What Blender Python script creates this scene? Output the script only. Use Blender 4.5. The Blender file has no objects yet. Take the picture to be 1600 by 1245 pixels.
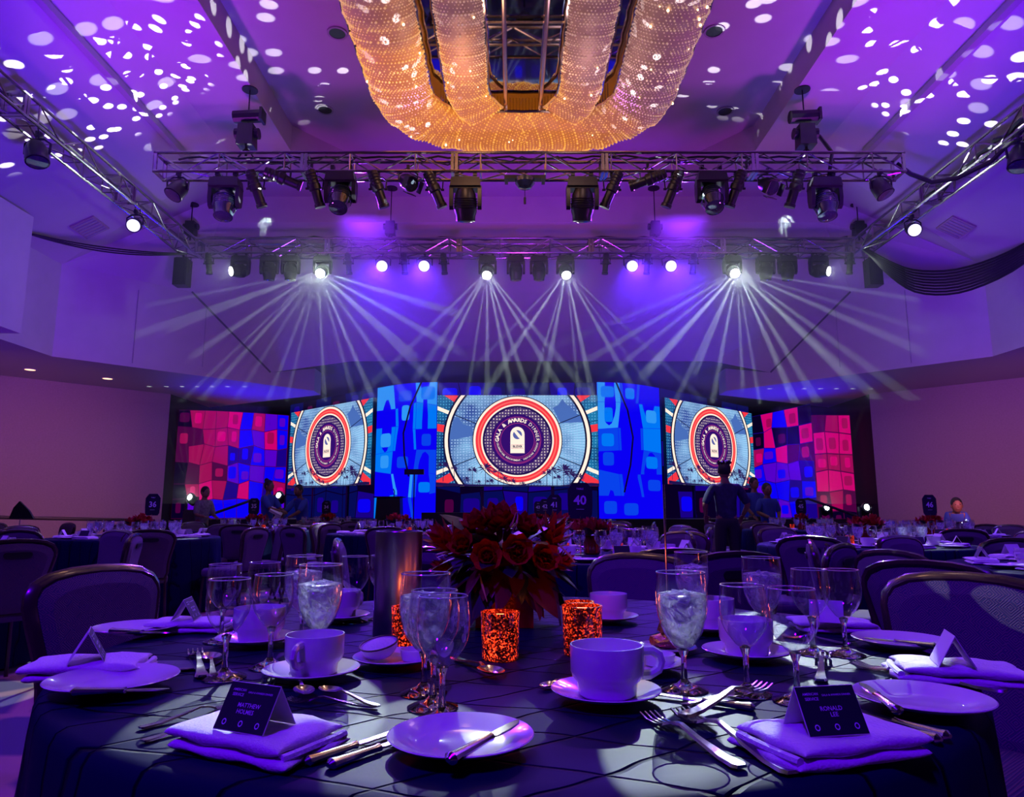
import bpy, bmesh, math, random
from mathutils import Vector, Matrix, Euler
PI = math.pi
sin, cos = math.sin, math.cos
scene = bpy.context.scene
C = scene.collection
R = math.radians
random.seed(7)

# ------------------------------------------------------------------ camera, world, large lights, exposure
CAM = 1.04
PITCH = R(9.06)
cam_d = bpy.data.cameras.new('camera')
cam_d.sensor_fit = 'HORIZONTAL'
cam_d.sensor_width = 36.0
cam_d.lens = 24.75
cam_d.clip_start = 0.02
cam = bpy.data.objects.new('camera', cam_d)
C.objects.link(cam)
cam.location = (0, 0, CAM)
cam.rotation_euler = (PI / 2 + PITCH, 0, 0)
scene.camera = cam

w = bpy.data.worlds.new('world')
scene.world = w
w.use_nodes = True
w.node_tree.nodes['Background'].inputs[0].default_value = (0.12, 0.004, 0.7, 1)
w.node_tree.nodes['Background'].inputs[1].default_value = 0.025

vs = scene.view_settings
vs.view_transform = 'Standard'
vs.look = 'None'
vs.exposure = 0.0
vs.gamma = 1.0
vs.use_curve_mapping = False
cy = scene.cycles
cy.max_bounces = 10
cy.diffuse_bounces = 2
cy.glossy_bounces = 4
cy.transmission_bounces = 10
cy.transparent_max_bounces = 24
cy.volume_bounces = 0
cy.caustics_reflective = False
cy.caustics_refractive = False
cy.use_light_tree = True
cy.sample_clamp_indirect = 3.0
cy.sample_clamp_direct = 0.0


def aim(o, tgt):
    d = Vector(tgt) - o.location
    o.rotation_euler = d.to_track_quat('-Z', 'Y').to_euler()


def spot(name, loc, tgt, col, watts, deg, blend=0.5, rad=0.06):
    l = bpy.data.lights.new(name, 'SPOT')
    l.color = col
    l.energy = watts
    l.spot_size = R(deg)
    l.spot_blend = blend
    l.shadow_soft_size = rad
    o = bpy.data.objects.new(name, l)
    C.objects.link(o)
    o.location = loc
    aim(o, tgt)
    return o


def gobo(o, scale, thresh, rnd=1.0, soft=0.02, seed=0.0, strength=1.0, keep=0.0):
    """a pattern plate in the lamp: round holes in light directions"""
    l = o.data
    l.use_nodes = True
    l.shadow_soft_size = 0.0
    nt = l.node_tree
    em = nt.nodes['Emission']
    tc = nt.nodes.new('ShaderNodeTexCoord')
    sp = nt.nodes.new('ShaderNodeSeparateXYZ')
    nt.links.new(tc.outputs['Normal'], sp.inputs[0])
    dx = nt.nodes.new('ShaderNodeMath'); dx.operation = 'DIVIDE'
    dy = nt.nodes.new('ShaderNodeMath'); dy.operation = 'DIVIDE'
    nt.links.new(sp.outputs[0], dx.inputs[0]); nt.links.new(sp.outputs[2], dx.inputs[1])
    nt.links.new(sp.outputs[1], dy.inputs[0]); nt.links.new(sp.outputs[2], dy.inputs[1])
    cb = nt.nodes.new('ShaderNodeCombineXYZ')
    nt.links.new(dx.outputs[0], cb.inputs[0]); nt.links.new(dy.outputs[0], cb.inputs[1])
    va = nt.nodes.new('ShaderNodeVectorMath'); va.operation = 'ADD'
    nt.links.new(cb.outputs[0], va.inputs[0]); va.inputs[1].default_value = (seed, seed * .7, 0)
    vo = nt.nodes.new('ShaderNodeTexVoronoi')
    vo.voronoi_dimensions = '2D'
    vo.inputs['Scale'].default_value = scale
    vo.inputs['Randomness'].default_value = rnd
    nt.links.new(va.outputs[0], vo.inputs['Vector'])
    mr = nt.nodes.new('ShaderNodeMapRange')
    mr.inputs['From Min'].default_value = thresh
    mr.inputs['From Max'].default_value = thresh + soft
    mr.inputs['To Min'].default_value = 1.0
    mr.inputs['To Max'].default_value = 0.0
    nt.links.new(vo.outputs['Distance'], mr.inputs['Value'])
    last = mr.outputs[0]
    if keep > 0:
        wn = nt.nodes.new('ShaderNodeMath'); wn.operation = 'GREATER_THAN'
        sc = nt.nodes.new('ShaderNodeSeparateColor')
        nt.links.new(vo.outputs['Color'], sc.inputs[0])
        nt.links.new(sc.outputs[0], wn.inputs[0]); wn.inputs[1].default_value = keep
        mu = nt.nodes.new('ShaderNodeMath'); mu.operation = 'MULTIPLY'
        nt.links.new(last, mu.inputs[0]); nt.links.new(wn.outputs[0], mu.inputs[1])
        last = mu.outputs[0]
    ms = nt.nodes.new('ShaderNodeMath'); ms.operation = 'MULTIPLY'
    nt.links.new(last, ms.inputs[0]); ms.inputs[1].default_value = strength
    nt.links.new(ms.outputs[0], em.inputs['Strength'])


VIO = (0.115, 0.0, 1.0)
PUR = (0.42, 0.10, 1.0)
PNK = (0.95, 0.33, 0.95)
X0 = 0.2          # centre line of the hall
# violet rig washes over the tables; unseen purple and pink lamps for ceiling and walls
spot('wash_tables_front', (-1.4, -1.8, 5.4), (0.0, 1.8, 0.7), VIO, 1050, 70, 0.8, 0.2)
spot('wash_tables_left', (-5.5, 3.0, 6.0), (-1.5, 5.5, 0.7), VIO, 850, 80, 0.8, 0.2)
spot('wash_tables_right', (6.0, 4.0, 6.0), (2.5, 6.5, 0.7), VIO, 850, 80, 0.8, 0.2)
for sx in (-1, 1): spot('wash_tables_rear', (X0 + sx * 3.0, 12.4, 6.6), (X0 + sx * 1.0, 6.0, 0.7), (0.22, 0.02, 1.0), 1500, 80, 0.7, 0.05)
for sx in (-1, 1):
    spot('wash_ceiling_side', (X0 + sx * 3.4, 6.0, 2.6), (X0 + sx * 8.2, 8.0, 6.6), (0.10, 0.0, 1.0), 1700, 110, 0.9, 0.3)
    spot('wash_ceiling_middle', (X0 + sx * 5.6, 8.0, 3.0), (X0 + sx * 3.2, 9.5, 8.0), (0.60, 0.06, 1.0), 560, 90, 0.9, 0.3)
    spot('wash_fascia', (X0 + sx * 3.2, 8.0, 2.6), (X0 + sx * 7.2, 15.0, 4.9), (0.30, 0.06, 1.0), 620, 72, 0.9, 0.3)
    spot('wash_lower_wall', (X0 + sx * 6.6, 10.2, 1.5), (X0 + sx * 11.5, 15.2, 1.2), (0.80, 0.24, 0.45), 430, 80, 1.0, 0.25)
    spot('wash_soffit_side', (X0 + sx * 8.6, 8.5, 0.9), (X0 + sx * 10.0, 13.5, 3.9), (0.16, 0.0, 1.0), 260, 100, 1.0, 0.25)  # unseen uplight added to tint the dark soffit violet
    spot('wash_soffit_blue', (X0 + sx * 6.9, 17.3, 1.6), (X0 + sx * 6.2, 16.9, 3.9), (0.03, 0.0, 1.0), 420, 110, 1.0, 0.2)
spot('wash_header', (X0, 8.5, 2.2), (X0, 15.0, 5.2), (0.12, 0.0, 1.0), 900, 80, 0.9, 0.3)
spot('wash_band', (X0, 10.4, 4.4), (X0, 13.9, 7.2), (0.50, 0.04, 0.80), 170, 110, 0.9, 0.2)
# speckle pattern thrown on the ceiling: long flat throws over the side slopes, a short one over the middle
for k, (a, b, wt, dg_, sc_, kp) in enumerate((((X0 - 3.4, 11.4, 4.9), (-7.0, 7.4, 7.0), 4200, 66, 15.0, .38), ((X0 + 3.4, 11.4, 4.9), (7.4, 7.4, 7.0), 4200, 66, 13.0, .66),
                                             ((X0 - 0.9, 9.2, 4.5), (-3.2, 8.6, 7.6), 1300, 82, 11.0, .55), ((X0 + 0.9, 9.2, 4.5), (3.4, 8.6, 7.6), 1300, 82, 11.0, .60))):
    o = spot('speckle_beam', a, b, (0.90, 0.93, 1.0), wt, dg_, 0.3, 0.0)
    gobo(o, sc_, 0.21, 1.0, 0.06, 3.7 * k, 1.0, kp)
# pale patches from pattern plates falling on the tables; plain spots added on goblets
for k, (a, b, wt, dg_, sc_, th_, kp) in enumerate((((3.4, 12.4, 6.6), (0.66, 1.60, 0.76), 15000, 2.2, 70.0, .46, .15), ((3.4, 12.4, 6.6), (0.13, 0.775, 0.76), 2300, 2.2, 80.0, .44, .35),
                                                  ((2.8, 12.4, 6.6), (0.275, 1.17, 0.88), 9000, 0.9, 20.0, 2.0, 0), ((-2.6, 12.4, 6.6), (-0.405, 1.02, 0.78), 9000, 0.75, 20.0, 2.0, 0),  # first is a plain narrow spot added to whiten a goblet
                                                  ((-4.5, 12.4, 6.6), (-2.8, 6.2, 0.8), 4200, 19, 14.0, .34, .5), ((5.0, 12.4, 6.6), (3.3, 5.8, 0.8), 4200, 19, 14.0, .34, .5),
                                                  ((-6.2, 6.5, 6.2), (1.33, 1.86, 0.80), 2600, 1.1, 90.0, .40, .3), ((-1.8, 12.4, 6.6), (-0.15, 1.16, 0.90), 4500, 0.36, 20.0, 2.0, 0), ((-3.4, 12.4, 6.6), (-0.36, 1.32, 0.88), 6000, 0.6, 20.0, 2.0, 0))):  # last two are plain spots added to whiten the left goblets
    o = spot('patch_beam', a, b, (0.80, 0.98, 0.92), wt, dg_, 0.25, 0.0)
    gobo(o, sc_, th_, 1.0, 0.03, 1.3 * k + 1, 1.0, kp)
spot('flower_beam', (-0.6, 10.0, 5.9), (0.0, 1.7, 1.0), (1.0, 0.40, 0.35), 190, 3.6, 0.6, 0.03)

# ------------------------------------------------------------------ helpers


class MB:
    def __init__(s):
        s.v, s.f, s.m = [], [], []
        s.mi = 0

    def add(s, vs_, fs, M=None):
        n = len(s.v)
        if M is not None:
            vs_ = [M @ Vector(p) for p in vs_]
        s.v += [tuple(p) for p in vs_]
        s.f += [tuple(i + n for i in f) for f in fs]
        s.m += [s.mi] * len(fs)
        return s

    def box(s, c, d, M=None, top=1.0):
        x, y, z = c
        a, b, h = d[0] / 2, d[1] / 2, d[2] / 2
        vs_ = [(x - a, y - b, z - h), (x + a, y - b, z - h), (x + a, y + b, z - h), (x - a, y + b, z - h),
               (x - a * top, y - b * top, z + h), (x + a * top, y - b * top, z + h), (x + a * top, y + b * top, z + h), (x - a * top, y + b * top, z + h)]
        return s.add(vs_, [(3, 2, 1, 0), (4, 5, 6, 7), (0, 1, 5, 4), (1, 2, 6, 5), (2, 3, 7, 6), (3, 0, 4, 7)], M)

    def lathe(s, prof, n=20, M=None, closed=False):
        vs_, fs = [], []
        for r, z in prof:
            for k in range(n):
                t = 2 * PI * k / n
                vs_.append((r * cos(t), r * sin(t), z))
        m = len(prof)
        for i in range(m - 1 + (1 if closed else 0)):
            j = (i + 1) % m
            for k in range(n):
                q = (k + 1) % n
                fs.append((i * n + k, i * n + q, j * n + q, j * n + k))
        if not closed:
            if prof[0][0] > 1e-5:
                fs.append(tuple(reversed(range(n))))
            if prof[-1][0] > 1e-5:
                fs.append(tuple((m - 1) * n + k for k in range(n)))
        return s.add(vs_, fs, M)

    def shell(s, prof, n=20, M=None):
        """open surface of revolution"""
        vs_, fs = [], []
        for r, z in prof:
            for k in range(n):
                t = 2 * PI * k / n
                vs_.append((r * cos(t), r * sin(t), z))
        for i in range(len(prof) - 1):
            for k in range(n):
                q = (k + 1) % n
                fs.append((i * n + k, i * n + q, (i + 1) * n + q, (i + 1) * n + k))
        return s.add(vs_, fs, M)

    def tube(s, pts, r, n=8, M=None, cyc=False, sy=1.0):
        pts = [Vector(p) for p in pts]
        m = len(pts)
        rs = r if isinstance(r, (list, tuple)) else [r] * m
        vs_, fs = [], []
        up = None
        for i, p in enumerate(pts):
            if cyc:
                t = pts[(i + 1) % m] - pts[i - 1]
            else:
                t = pts[min(i + 1, m - 1)] - pts[max(i - 1, 0)]
            t.normalize()
            if up is None:
                up = Vector((0, 0, 1)) if abs(t.z) < 0.9 else Vector((1, 0, 0))
            a = t.cross(up).normalized()
            b = a.cross(t).normalized()
            up = b
            for k in range(n):
                q = 2 * PI * k / n
                vs_.append(p + (a * cos(q) + b * sin(q) * sy) * rs[i])
        for i in range(m - (0 if cyc else 1)):
            j = (i + 1) % m
            for k in range(n):
                q = (k + 1) % n
                fs.append((i * n + k, i * n + q, j * n + q, j * n + k))
        if not cyc:
            fs.append(tuple(reversed(range(n))))
            fs.append(tuple((m - 1) * n + k for k in range(n)))
        return s.add(vs_, fs, M)

    def prism(s, poly, z0, z1, M=None):
        n = len(poly)
        vs_ = [(x, y, z0) for x, y in poly] + [(x, y, z1) for x, y in poly]
        fs = [tuple(reversed(range(n))), tuple(range(n, 2 * n))]
        for k in range(n):
            q = (k + 1) % n
            fs.append((k, q, n + q, n + k))
        return s.add(vs_, fs, M)

    def quad(s, a, b, c, d):
        return s.add([a, b, c, d], [(0, 1, 2, 3)])

    def sph(s, c, r, n=8, m=6, M=None):
        prof = [(max(1e-6, sin(PI * i / m)), -cos(PI * i / m)) for i in range(m + 1)]
        rr = r if isinstance(r, (list, tuple)) else (r, r, r)
        T = Matrix.Translation(c) @ Matrix.Diagonal((rr[0], rr[1], rr[2], 1))
        if M is not None:
            T = M @ T
        return s.shell(prof, n, T)

    def mesh(s, name, mat, smooth=True, ang=35):
        me = bpy.data.meshes.new(name)
        me.from_pydata(s.v, [], s.f)
        mats = mat if isinstance(mat, (list, tuple)) else [mat]
        for q in mats:
            me.materials.append(q)
        if len(mats) > 1:
            me.polygons.foreach_set('material_index', s.m)
        if smooth:
            me.polygons.foreach_set('use_smooth', [True] * len(s.f))
            me.update()
            me.set_sharp_from_angle(angle=R(ang))
        me.update()
        return me

    def build(s, name, mat, parent=None, smooth=True, ang=35):
        return obj(name, s.mesh(name, mat, smooth, ang), parent)


def obj(name, me, parent=None):
    o = bpy.data.objects.new(name, me)
    C.objects.link(o)
    if parent is not None:
        o.parent = parent
    return o


def thing(name, label, cat, loc=(0, 0, 0), rz=0.0, group=None, rot=None):
    o = bpy.data.objects.new(name, None)
    o.empty_display_size = 0.1
    C.objects.link(o)
    o.location = loc
    o.rotation_euler = rot if rot is not None else (0, 0, rz)
    return tag(o, label, cat, group)


def tag(o, label=None, cat=None, group=None, kind=None):
    if label: o['label'] = label
    if cat: o['category'] = cat
    if group: o['group'] = group
    if kind: o['kind'] = kind
    return o


def struct(o):
    o['kind'] = 'structure'
    return o


def dup(root, loc, rz=0.0, label=None, group=None, rot=None, scale=None):
    r = root.copy()
    C.objects.link(r)
    r.location = loc
    r.rotation_euler = rot if rot is not None else (0, 0, rz)
    if scale: r.scale = (scale,) * 3
    if label: r['label'] = label
    if group: r['group'] = group
    for ch in KIDS[root.name]:
        c = ch.copy()
        C.objects.link(c)
        c.parent = r
        for g in KIDS.get(ch.name, ()):
            d = g.copy()
            C.objects.link(d)
            d.parent = c
    return r


KIDS = {}


def remember(root):
    KIDS[root.name] = list(root.children)
    for c in root.children:
        if len(c.children):
            KIDS[c.name] = list(c.children)
    return root


def mat(name, col, rough=0.5, metal=0.0, spec=0.5, em=None, es=0.0, trans=0.0, bump=None, ior=1.45, coat=0.0):
    m = bpy.data.materials.new(name)
    m.use_nodes = True
    b = m.node_tree.nodes['Principled BSDF']
    b.inputs['Base Color'].default_value = (*col, 1)
    b.inputs['Roughness'].default_value = rough
    b.inputs['Metallic'].default_value = metal
    b.inputs['Specular IOR Level'].default_value = spec
    b.inputs['IOR'].default_value = ior
    b.inputs['Coat Weight'].default_value = coat
    if trans: b.inputs['Transmission Weight'].default_value = trans
    if em:
        b.inputs['Emission Color'].default_value = (*em, 1)
        b.inputs['Emission Strength'].default_value = es
    if bump:
        sc, st, vary = bump
        N = m.node_tree.nodes
        L = m.node_tree.links
        tc = N.new('ShaderNodeTexCoord')
        no = N.new('ShaderNodeTexNoise')
        no.inputs['Scale'].default_value = sc
        no.inputs['Detail'].default_value = 5
        L.new(tc.outputs['Object'], no.inputs['Vector'])
        bp = N.new('ShaderNodeBump')
        bp.inputs['Strength'].default_value = st
        bp.inputs['Distance'].default_value = 0.02
        L.new(no.outputs[0], bp.inputs['Height'])
        L.new(bp.outputs[0], b.inputs['Normal'])
        if vary:
            mx = N.new('ShaderNodeMix'); mx.data_type = 'RGBA'
            mx.inputs[6].default_value = (*[c * (1 - vary) for c in col], 1)
            mx.inputs[7].default_value = (*[min(1, c * (1 + vary)) for c in col], 1)
            L.new(no.outputs[0], mx.inputs[0])
            L.new(mx.outputs[2], b.inputs['Base Color'])
    return m


def emit(name, col, st=1.0):
    m = bpy.data.materials.new(name)
    m.use_nodes = True
    nt = m.node_tree
    nt.nodes.clear()
    e = nt.nodes.new('ShaderNodeEmission')
    e.inputs[0].default_value = (*col, 1)
    e.inputs[1].default_value = st
    o = nt.nodes.new('ShaderNodeOutputMaterial')
    nt.links.new(e.outputs[0], o.inputs[0])
    return m


def srgb(r, g, b):
    f = lambda c: (c / 255 / 12.92) if c <= 10 else ((c / 255 + 0.055) / 1.055) ** 2.4
    return (f(r), f(g), f(b))


def text_mesh(txt, size, ext=0.0, bold=0.0, align='CENTER'):
    cu = bpy.data.curves.new('txt', 'FONT')
    cu.body = txt
    cu.size = size
    cu.extrude = ext
    cu.offset = bold
    cu.align_x = align
    cu.align_y = 'CENTER'
    cu.resolution_u = 2
    o = bpy.data.objects.new('txt', cu)
    C.objects.link(o)
    dg = bpy.context.evaluated_depsgraph_get()
    me = bpy.data.meshes.new_from_object(o.evaluated_get(dg))
    vs_ = [v.co.copy() for v in me.vertices]
    fs = [tuple(p.vertices) for p in me.polygons]
    bpy.data.objects.remove(o)
    bpy.data.curves.remove(cu)
    bpy.data.meshes.remove(me)
    return vs_, fs


def ray(px, py):
    up = 622.5 - py
    return px - 800, 1100 * cos(PITCH) - up * sin(PITCH), 1100 * sin(PITCH) + up * cos(PITCH)


def at_z(px, py, z=0.76):
    r = ray(px, py)
    t = (z - CAM) / r[2]
    return r[0] * t, r[1] * t


# ------------------------------------------------------------------ materials
M = {}
M['wall'] = mat('painted_plaster', (0.56, 0.50, 0.50), 0.75, bump=(2.5, 0.10, 0.10))
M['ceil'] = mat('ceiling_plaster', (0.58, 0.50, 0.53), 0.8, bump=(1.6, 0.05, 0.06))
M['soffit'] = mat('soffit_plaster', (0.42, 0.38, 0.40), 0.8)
M['panel'] = mat('fabric_wall_panel', (0.44, 0.34, 0.32), 0.9, bump=(30, 0.2, 0.12))
M['black'] = mat('black_paint', (0.012, 0.012, 0.016), 0.45)
M['dark'] = mat('dark_drape', (0.010, 0.010, 0.016), 0.9)
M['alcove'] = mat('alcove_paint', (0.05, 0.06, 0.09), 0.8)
M['trim'] = mat('joint_shadow_line', (0.10, 0.08, 0.12), 0.8)
M['alu'] = mat('truss_aluminium', (0.50, 0.48, 0.50), 0.22, 1.0)
M['fix'] = mat('fixture_housing', (0.014, 0.014, 0.018), 0.35, 0.0, 0.6)
M['fixgrey'] = mat('fixture_grey_glass', (0.035, 0.06, 0.07), 0.10, 0.3, 0.9, coat=1.0)
M['steel'] = mat('polished_steel', (0.75, 0.72, 0.76), 0.16, 1.0)
M['brushed'] = mat('brushed_steel', (0.42, 0.40, 0.44), 0.30, 1.0)
M['china'] = mat('white_china', (0.80, 0.78, 0.80), 0.16, coat=0.6)
M['linen'] = mat('white_linen', (0.78, 0.76, 0.80), 0.85, bump=(220, 0.25, 0.05))
M['card'] = mat('white_card', (0.75, 0.73, 0.76), 0.7)
M['cardink'] = mat('black_card_print', (0.008, 0.008, 0.022), 0.55)
M['ink'] = mat('pale_print', (0.70, 0.62, 0.82), 0.6)
M['inkdim'] = mat('dim_print', (0.22, 0.14, 0.34), 0.6)
M['menu'] = mat('menu_card', (0.05, 0.03, 0.12), 0.4)
M['wood'] = mat('dark_chair_frame', (0.045, 0.022, 0.022), 0.25, 0.0, 0.6, coat=0.5)
M['red'] = mat('red_petals', (0.42, 0.012, 0.012), 0.45, bump=(60, 0.3, 0.3))
M['redd'] = mat('dark_red_leaf', (0.10, 0.008, 0.014), 0.40)
M['leaf'] = mat('dark_green_leaf', (0.015, 0.035, 0.035), 0.35)
M['stem'] = mat('pale_stem', (0.45, 0.36, 0.14), 0.5)
M['redvase'] = mat('red_glass_vase', (0.16, 0.004, 0.004), 0.08, coat=1.0)
M['skin'] = mat('skin_tone', (0.20, 0.09, 0.06), 0.55)
M['hair'] = mat('dark_hair', (0.008, 0.006, 0.008), 0.5)
M['blueshirt'] = mat('blue_polo', (0.03, 0.06, 0.35), 0.8)
M['trouser'] = mat('black_trousers', (0.008, 0.008, 0.012), 0.8)
M['gold'] = mat('gold_foil', (0.75, 0.48, 0.20), 0.25, 1.0, bump=(60, 0.6, 0))
M['cream'] = mat('cream_porcelain_dark_rim', (0.06, 0.03, 0.03), 0.4)


def fabric_pattern():
    m = mat('chair_fabric', (0.13, 0.09, 0.16), 0.8)
    N, L = m.node_tree.nodes, m.node_tree.links
    b = N['Principled BSDF']
    tc = N.new('ShaderNodeTexCoord')
    mp = N.new('ShaderNodeMapping')
    mp.inputs['Scale'].default_value = (1, 0.02, 1)
    L.new(tc.outputs['Object'], mp.inputs[0])
    vo = N.new('ShaderNodeTexVoronoi')
    vo.inputs['Scale'].default_value = 26
    vo.distance = 'MANHATTAN'
    L.new(mp.outputs[0], vo.inputs['Vector'])
    wv = N.new('ShaderNodeMath'); wv.operation = 'MULTIPLY'; wv.inputs[1].default_value = 34
    L.new(vo.outputs['Distance'], wv.inputs[0])
    sn = N.new('ShaderNodeMath'); sn.operation = 'SINE'
    L.new(wv.outputs[0], sn.inputs[0])
    mr = N.new('ShaderNodeMapRange')
    mr.inputs['From Min'].default_value = 0.1
    mr.inputs['From Max'].default_value = 0.9
    L.new(sn.outputs[0], mr.inputs['Value'])
    mx = N.new('ShaderNodeMix'); mx.data_type = 'RGBA'
    mx.inputs[6].default_value = (0.055, 0.04, 0.11, 1)
    mx.inputs[7].default_value = (0.20, 0.09, 0.14, 1)
    L.new(mr.outputs[0], mx.inputs[0])
    L.new(mx.outputs[2], b.inputs['Base Color'])
    bp = N.new('ShaderNodeBump'); bp.inputs['Strength'].default_value = 0.25; bp.inputs['Distance'].default_value = 0.003
    L.new(sn.outputs[0], bp.inputs['Height'])
    L.new(bp.outputs[0], b.inputs['Normal'])
    return m


M['fabric'] = fabric_pattern()


def cloth_mat():
    """navy satin with stitched pintuck lines crossing at an angle"""
    m = mat('navy_pintuck_satin', (0.010, 0.016, 0.085), 0.55, 0.0, 0.06)
    N, L = m.node_tree.nodes, m.node_tree.links
    b = N['Principled BSDF']
    tc = N.new('ShaderNodeTexCoord')
    no = N.new('ShaderNodeTexNoise'); no.inputs['Scale'].default_value = 5
    L.new(tc.outputs['Object'], no.inputs['Vector'])
    sub = N.new('ShaderNodeVectorMath'); sub.operation = 'SCALE'; sub.inputs['Scale'].default_value = 0.05
    L.new(no.outputs['Color'], sub.inputs[0])
    ad = N.new('ShaderNodeVectorMath'); ad.operation = 'ADD'
    L.new(tc.outputs['Object'], ad.inputs[0]); L.new(sub.outputs[0], ad.inputs[1])
    vals = []
    for ang in (20, -38):
        mp = N.new('ShaderNodeMapping'); mp.inputs['Rotation'].default_value = (0, 0, R(ang))
        L.new(ad.outputs[0], mp.inputs[0])
        sp = N.new('ShaderNodeSeparateXYZ'); L.new(mp.outputs[0], sp.inputs[0])
        pp = N.new('ShaderNodeMath'); pp.operation = 'PINGPONG'; pp.inputs[1].default_value = 0.055
        L.new(sp.outputs[1], pp.inputs[0])
        vals.append(pp.outputs[0])
    mn = N.new('ShaderNodeMath'); mn.operation = 'MINIMUM'
    L.new(vals[0], mn.inputs[0]); L.new(vals[1], mn.inputs[1])
    mr = N.new('ShaderNodeMapRange')
    mr.inputs['From Min'].default_value = 0.0
    mr.inputs['From Max'].default_value = 0.004
    L.new(mn.outputs[0], mr.inputs['Value'])
    bp = N.new('ShaderNodeBump'); bp.inputs['Strength'].default_value = 1.0; bp.inputs['Distance'].default_value = 0.006
    L.new(mr.outputs[0], bp.inputs['Height'])
    L.new(bp.outputs[0], b.inputs['Normal'])
    mx = N.new('ShaderNodeMix'); mx.data_type = 'RGBA'
    mx.inputs[6].default_value = (0.001, 0.001, 0.008, 1)
    mx.inputs[7].default_value = (0.0035, 0.0055, 0.040, 1)
    L.new(mr.outputs[0], mx.inputs[0])
    L.new(mx.outputs[2], b.inputs['Base Color'])
    return m


M['cloth'] = cloth_mat()


def thin_glass(name, tint=(0.93, 0.93, 1.0), refl=1.0):
    m = bpy.data.materials.new(name)
    m.use_nodes = True
    nt = m.node_tree
    nt.nodes.clear()
    tr = nt.nodes.new('ShaderNodeBsdfTransparent'); tr.inputs[0].default_value = (*tint, 1)
    gl = nt.nodes.new('ShaderNodeBsdfGlossy'); gl.inputs['Roughness'].default_value = 0.05
    gl.inputs[0].default_value = (1, 1, 1, 1)
    lw = nt.nodes.new('ShaderNodeLayerWeight'); lw.inputs[0].default_value = 0.28
    mu = nt.nodes.new('ShaderNodeMath'); mu.operation = 'MULTIPLY_ADD'
    mu.inputs[1].default_value = 0.75 * refl; mu.inputs[2].default_value = 0.05 * refl
    nt.links.new(lw.outputs['Facing'], mu.inputs[0])
    mi = nt.nodes.new('ShaderNodeMixShader')
    nt.links.new(mu.outputs[0], mi.inputs[0])
    nt.links.new(tr.outputs[0], mi.inputs[1]); nt.links.new(gl.outputs[0], mi.inputs[2])
    o = nt.nodes.new('ShaderNodeOutputMaterial')
    nt.links.new(mi.outputs[0], o.inputs[0])
    return m


M['glass'] = thin_glass('clear_glass_bowl')
M['glass_far'] = thin_glass('clear_glass_distant', (0.9, 0.9, 1.0), 1.5)
M['glass_solid'] = mat('clear_glass_stem', (1, 1, 1), 0.02, trans=1.0, ior=1.5)
M['rim'] = mat('glass_rim', (0.95, 0.95, 1.0), 0.12, trans=0.6, spec=0.9, coat=1.0)


def ice_mat():
    """cloudy crushed ice in water: light passes through and scatters"""
    m = bpy.data.materials.new('iced_water')
    m.use_nodes = True
    nt = m.node_tree
    nt.nodes.clear()
    N, L = nt.nodes.new, nt.links.new
    tc = N('ShaderNodeTexCoord')
    no = N('ShaderNodeTexNoise'); no.inputs['Scale'].default_value = 48; no.inputs['Detail'].default_value = 4
    no.inputs['Distortion'].default_value = 1.8
    L(tc.outputs['Object'], no.inputs['Vector'])
    bp = N('ShaderNodeBump'); bp.inputs['Strength'].default_value = 1.0; bp.inputs['Distance'].default_value = 0.010
    L(no.outputs[0], bp.inputs['Height'])
    tl = N('ShaderNodeBsdfTranslucent'); tl.inputs[0].default_value = (0.9, 0.9, 1, 1); L(bp.outputs[0], tl.inputs['Normal'])
    df = N('ShaderNodeBsdfDiffuse'); df.inputs[0].default_value = (0.8, 0.8, 0.95, 1); L(bp.outputs[0], df.inputs['Normal'])
    gl = N('ShaderNodeBsdfGlossy'); gl.inputs['Roughness'].default_value = 0.10; L(bp.outputs[0], gl.inputs['Normal'])
    tr = N('ShaderNodeBsdfTransparent')
    a = N('ShaderNodeMixShader'); a.inputs[0].default_value = .4; L(tl.outputs[0], a.inputs[1]); L(df.outputs[0], a.inputs[2])
    mr = N('ShaderNodeMapRange'); mr.inputs['From Min'].default_value = .38; mr.inputs['From Max'].default_value = .62; mr.inputs['To Min'].default_value = .30; mr.inputs['To Max'].default_value = 1.0
    L(no.outputs[0], mr.inputs['Value'])
    b = N('ShaderNodeMixShader'); L(mr.outputs[0], b.inputs[0]); L(tr.outputs[0], b.inputs[1]); L(a.outputs[0], b.inputs[2])
    c = N('ShaderNodeMixShader'); c.inputs[0].default_value = .22; L(b.outputs[0], c.inputs[1]); L(gl.outputs[0], c.inputs[2])
    o = N('ShaderNodeOutputMaterial'); L(c.outputs[0], o.inputs[0])
    return m


M['ice'] = ice_mat()
M['ice_far'] = M['ice']


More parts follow.
